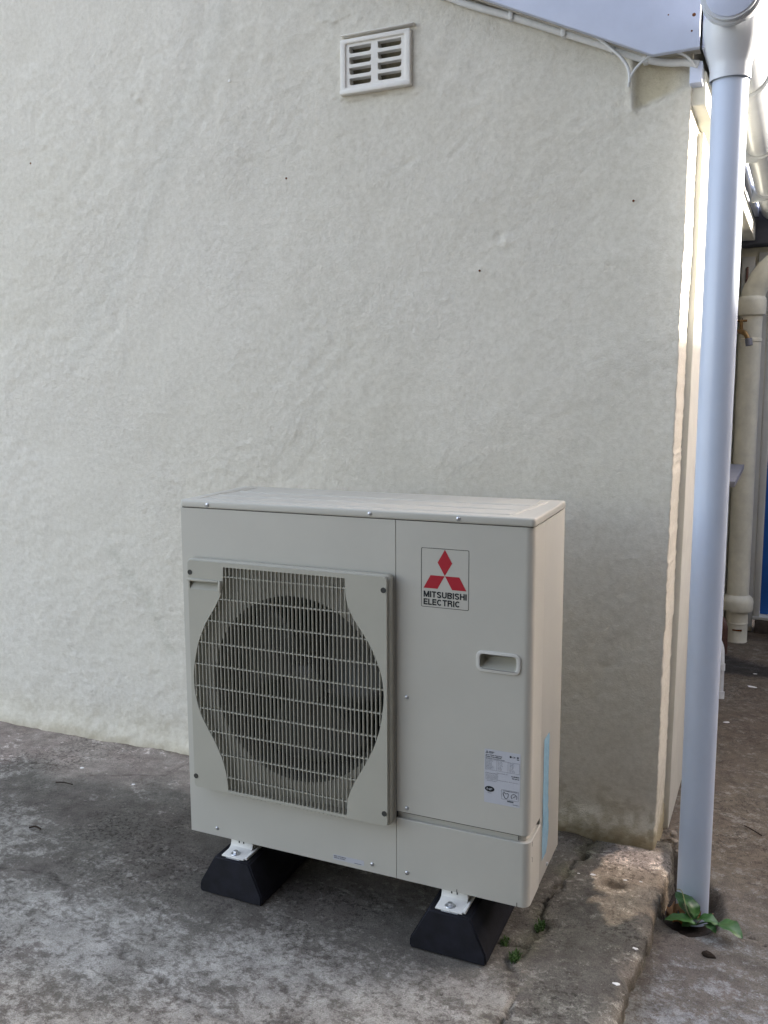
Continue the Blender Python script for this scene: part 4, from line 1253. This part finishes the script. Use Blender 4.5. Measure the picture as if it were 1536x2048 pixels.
def leaf_mesh(name, base, tip, width, lift, m, parent, wav=.12, curl=.25, crenate=7):
    base, tip = Vector(base), Vector(tip); d = tip - base; Ln = d.length; d.normalize()
    s = d.cross(Vector((0, 0, 1))).normalized(); upv = s.cross(d).normalized()
    if upv.z < 0: upv = -upv
    n, mm = 14, 4; vs, fs = [], []
    for i in range(n + 1):
        t = i / n
        wd = width * (math.sin(math.pi * min(1, t * 1.02)) ** .6) * (1 - .25 * t) * (1 + wav * math.sin(t * crenate * 2 * math.pi) * .5)
        if t < .02 or t > .985: wd *= .15
        c = base + d * Ln * t + upv * (lift * math.sin(math.pi * t))
        for j in range(-mm, mm + 1):
            q_ = j / mm
            rip = .04 * width * math.sin(t * 17 + q_ * 2)
            vs.append(c + s * wd * .5 * q_ + upv * (abs(q_) ** 1.4 * wd * curl * .5 + rip * abs(q_)))
    k = 2 * mm + 1
    for i in range(n):
        for j in range(k - 1): fs.append((i * k + j, i * k + j + 1, (i + 1) * k + j + 1, (i + 1) * k + j))
    return mk(name, vs, fs, m, parent, True)

weed = thing('broad_leaved_weed', 'green broad-leaved weed growing round the foot of the downpipe', 'weed', (1.30, .40, -.18))
zp = -.176
for (b, t, wd, lf) in (
        ((1.345, .395, zp + .012), (1.412, .352, zp + .014), .052, .012),
        ((1.300, .400, zp + .010), (1.356, .385, zp + .014), .040, .010),
        ((1.300, .375, zp + .012), (1.222, .362, zp + .010), .034, .010),
        ((1.295, .395, zp + .010), (1.243, .455, zp + .045), .050, .010),
        ((1.300, .400, zp + .010), (1.262, .420, zp + .050), .040, .012),
        ((1.280, .385, zp + .008), (1.305, .435, zp + .020), .030, .008),
        ((1.320, .385, zp + .010), (1.350, .362, zp + .006), .026, .006),
        ((1.300, .390, zp + .006), (1.268, .360, zp + .004), .030, .004)):
    leaf_mesh('leaf', b, t, wd * 1.2, lf, M['leaf'], weed)
tube('stem', catmull([(1.300, .390, zp), (1.278, .392, zp + .03), (1.262, .405, zp + .075), (1.246, .440, zp + .060)], 6), .0011, mat('pale_stem', (.35, .33, .16), .6, .3), weed, 6)
tube('stem', catmull([(1.300, .392, zp), (1.325, .395, zp + .012), (1.345, .395, zp + .012)], 6), .0018, M['leaf'], weed, 6)
tube('stem', catmull([(1.300, .392, zp), (1.318, .405, zp + .018), (1.340, .425, zp + .022)], 6), .0009, M['deadleaf'], weed, 6)

def crumpled(name, c, r, m, label, seed, lift=.012, cat='dead leaf'):
    rnd = random.Random(seed); n = 11; vs = [Vector(c) + Vector((0, 0, lift))]; fs = []
    for ring in (1, 2):
        for k in range(n):
            a = 2 * math.pi * k / n; rr = r * ring / 2 * rnd.uniform(.65, 1.15)
            vs.append(Vector(c) + Vector((rr * math.cos(a), rr * math.sin(a), lift * rnd.uniform(-.2, 1.4))))
    for k in range(n):
        fs.append((0, 1 + k, 1 + (k + 1) % n)); fs.append((1 + k, 1 + n + k, 1 + n + (k + 1) % n, 1 + (k + 1) % n))
    o = mk(name, vs, fs, m, None); tag(o, label, cat); return o
crumpled('dead_leaf', (1.242, .440, -.190), .026, M['deadleaf'], 'tan crumpled dead leaf left of the downpipe foot', 1, .03)
crumpled('dead_leaf', (1.262, .392, -.182), .020, M['orangeleaf'], 'small orange dead leaf under the weed leaves', 2, .012)
crumpled('dead_leaf', (1.292, .434, -.186), .017, M['deadleaf'], 'peach coloured leaf scrap pressed against the downpipe foot', 4, .024)

def tuft(x, y, r, h, n, label, seed):
    rnd = random.Random(seed); z = gz(x, y) - .004; vs, fs = [], []
    for k in range(n):
        a = rnd.uniform(0, 6.283); d = r * math.sqrt(rnd.random()); bx, by = x + d * math.cos(a) * .6, y + d * math.sin(a) * 1.2
        hh = h * rnd.uniform(.4, 1.1); b2 = rnd.uniform(0, 6.283); w_ = rnd.uniform(.0012, .0026)
        tx_, ty_ = bx + math.cos(b2) * hh * .7, by + math.sin(b2) * hh * .7
        sx_, sy_ = -math.sin(b2) * w_, math.cos(b2) * w_; i = len(vs)
        mx2, my2 = (bx + tx_) / 2, (by + ty_) / 2
        vs += [(bx - sx_, by - sy_, z), (bx + sx_, by + sy_, z), (mx2 + sx_, my2 + sy_, z + hh * .8), (mx2 - sx_, my2 - sy_, z + hh * .8), (tx_, ty_, z + hh * .9)]
        fs += [(i, i + 1, i + 2, i + 3), (i + 3, i + 2, i + 4)]
    o = mk('grass_tuft', vs, fs, M['grass'], None); tag(o, label, 'grass', 'small green tufts in the slab crack'); return o
tuft(.945, .150, .018, .016, 70, 'small green tuft in the crack right of the unit corner', 1)
tuft(.880, .058, .018, .013, 60, 'low green tuft touching the right rubber block', 2)
tuft(.918, .005, .016, .018, 80, 'bushy green tuft in the crack below the rubber block', 3)

# flecks of white paint, twigs, grit
def chip(name, x, y, r, m, seed, low=False, h=.003, asp=1.6, rot=0.0):
    rnd = random.Random(seed); z = gz(x, y, low) - .0015; n = 9; ca, sa = math.cos(rot), math.sin(rot)
    rr = [r * rnd.uniform(.7, 1.15) for _ in range(n)]; vs = []
    for hh, s in ((0, 1), (h * .7, .92), (h, .55)):
        for k in range(n):
            a = 2 * math.pi * k / n; u, v = rr[k] * s * math.cos(a) * asp, rr[k] * s * math.sin(a)
            vs.append((x + u * ca - v * sa, y + u * sa + v * ca, z + hh + rnd.uniform(0, h * .2)))
    fs = [tuple(range(2 * n, 3 * n))]
    for L in range(2):
        for k in range(n): j = (k + 1) % n; fs.append((L * n + k, L * n + j, (L + 1) * n + j, (L + 1) * n + k))
    return mk(name, vs, fs, m, None)
FL = [(1.024, .461, .0065, 0, 'white paint fleck on the slab between the unit and the pink patch'), (1.110, .466, .0042, 0, 'white paint fleck at the left edge of the pink patch'),
      (1.150, .475, .0036, 0, 'white paint fleck in the middle of the pink patch'), (.985, .455, .003, 0, 'tiny white paint fleck beside the long crack'),
      (1.176, .160, .005, 0, 'chalky white fleck on the broken slab lip'), (1.155, .006, .006, 0, 'larger chalky white fleck low on the slab lip'),
      (1.389, 2.483, .017, 1, 'large white fleck on the brown path near the dark patch'), (1.309, 1.958, .010, 1, 'white fleck on the path near the white waste pipe'),
      (1.405, 2.70, .009, 1, 'small white fleck beside the dark path patch'), (-.52, .40, .006, 0, 'white fleck on the slab near the wall at left'), (-.78, .44, .007, 0, 'white fleck on the slab at the far left')]
for i, (x, y, r, low, lb_) in enumerate(FL):
    tag(chip('paint_fleck', x, y, r, M['fleck'], 20 + i, bool(low), .0022), lb_, 'paint fleck', 'white paint flecks on the ground')
random.seed(11)
for i in range(30):
    if i < 18: x, y, low = random.uniform(1.24, 1.62), random.uniform(-.1, 1.6), True
    else: x, y, low = random.uniform(-.8, 1.12), random.uniform(-.6, .6), False
    if low and abs(x - 1.27) < .09 and abs(y - .55) < .25: continue
    tag(chip('grit_stone', x, y, random.uniform(.0016, .0040), M['pebble'], 100 + i, low, .003, 1.2), ('tiny pale stone lying loose on the brown path' if low else 'tiny pale stone lying loose on the grey yard slab'), 'stone', 'loose grit on the path' if low else 'loose grit on the yard slab')
for i, (x, y, r) in enumerate(((1.192, .735, .013), (1.215, .765, .010), (1.180, .705, .009), (1.225, .72, .008), (1.245, .69, .009), (1.205, .80, .012), (1.235, .74, .006))):
    o = chip('rubble_stone', x, y, r, M['pebble'], 60 + i, True, r * 1.1, 1.2, i); o.location.z = -.158 + (i % 3) * .006
    tag(o, ['largest rubble stone at the foot of the house corner', 'rubble stone just behind the house corner, towards the path', 'rubble stone nearest the camera at the house corner', 'small rubble stone between the house corner and downpipe',
            'rubble stone closest to the downpipe at the house corner', 'rubble stone furthest back along the foot of the side board', 'tiniest rubble stone at the house corner'][i], 'stone', 'rubble at the house corner')
tag(chip('dark_pebble', 1.337, .276, .012, M['twig'], 77, True, .009, 1.6, -.4), 'dark brown lump on the path below the weed leaf', 'stone')
tag(tube('twig', catmull([(-.765, .290, -.124), (-.735, .297, -.122), (-.700, .300, -.124)], 4), .0022, M['twig'], None, 6), 'dark twig on the slab at far left, nearer the wall', 'twig')
tag(tube('twig', catmull([(-.615, .008, -.126), (-.597, .016, -.122), (-.575, .016, -.126)], 4), .0030, M['twig'], None, 6), 'short dark twig on the slab at left, nearer the camera', 'twig')
tag(tube('twig', catmull([(1.40, 1.02, -.176), (1.42, 1.00, -.174), (1.45, .975, -.177)], 4), .002, M['twig'], None, 6), 'thin dark twig on the brown path right of the downpipe', 'twig')

for i, (x, z, lb_) in enumerate(((-.032, 1.888, 'rusty nail head in the wall below and left of the air vent'), (.614, 1.560, 'rusty nail head in the wall above the right half of the unit'),
                                 (1.047, 1.721, 'rusty nail head in the wall near the house corner'), (-1.10, 2.047, 'rusty nail head in the wall at the far left'))):
    yy = WY - float(wall_disp(np.array([[x]]), np.array([[z]]))[0, 0])
    o = lathe('rusty_nail', (x, yy, z), [(0, -.003), (.0028, -.0026), (.0034, .0), (.0034, .004)], M['rust'], None, 'y', 8)
    tag(o, lb_, 'nail', 'rusty nail heads in the wall')
yy = WY - float(wall_disp(np.array([[-.233]]), np.array([[2.212]]))[0, 0])
o = lathe('wall_plug', (-.233, yy, 2.212), [(0, -.002), (.0045, -.0018), (.0055, .001)], M['deadleaf'] if False else M['fleck'], None, 'y', 10)
tag(o, 'small pale filler dab on the wall left of the air vent', 'filler dab')
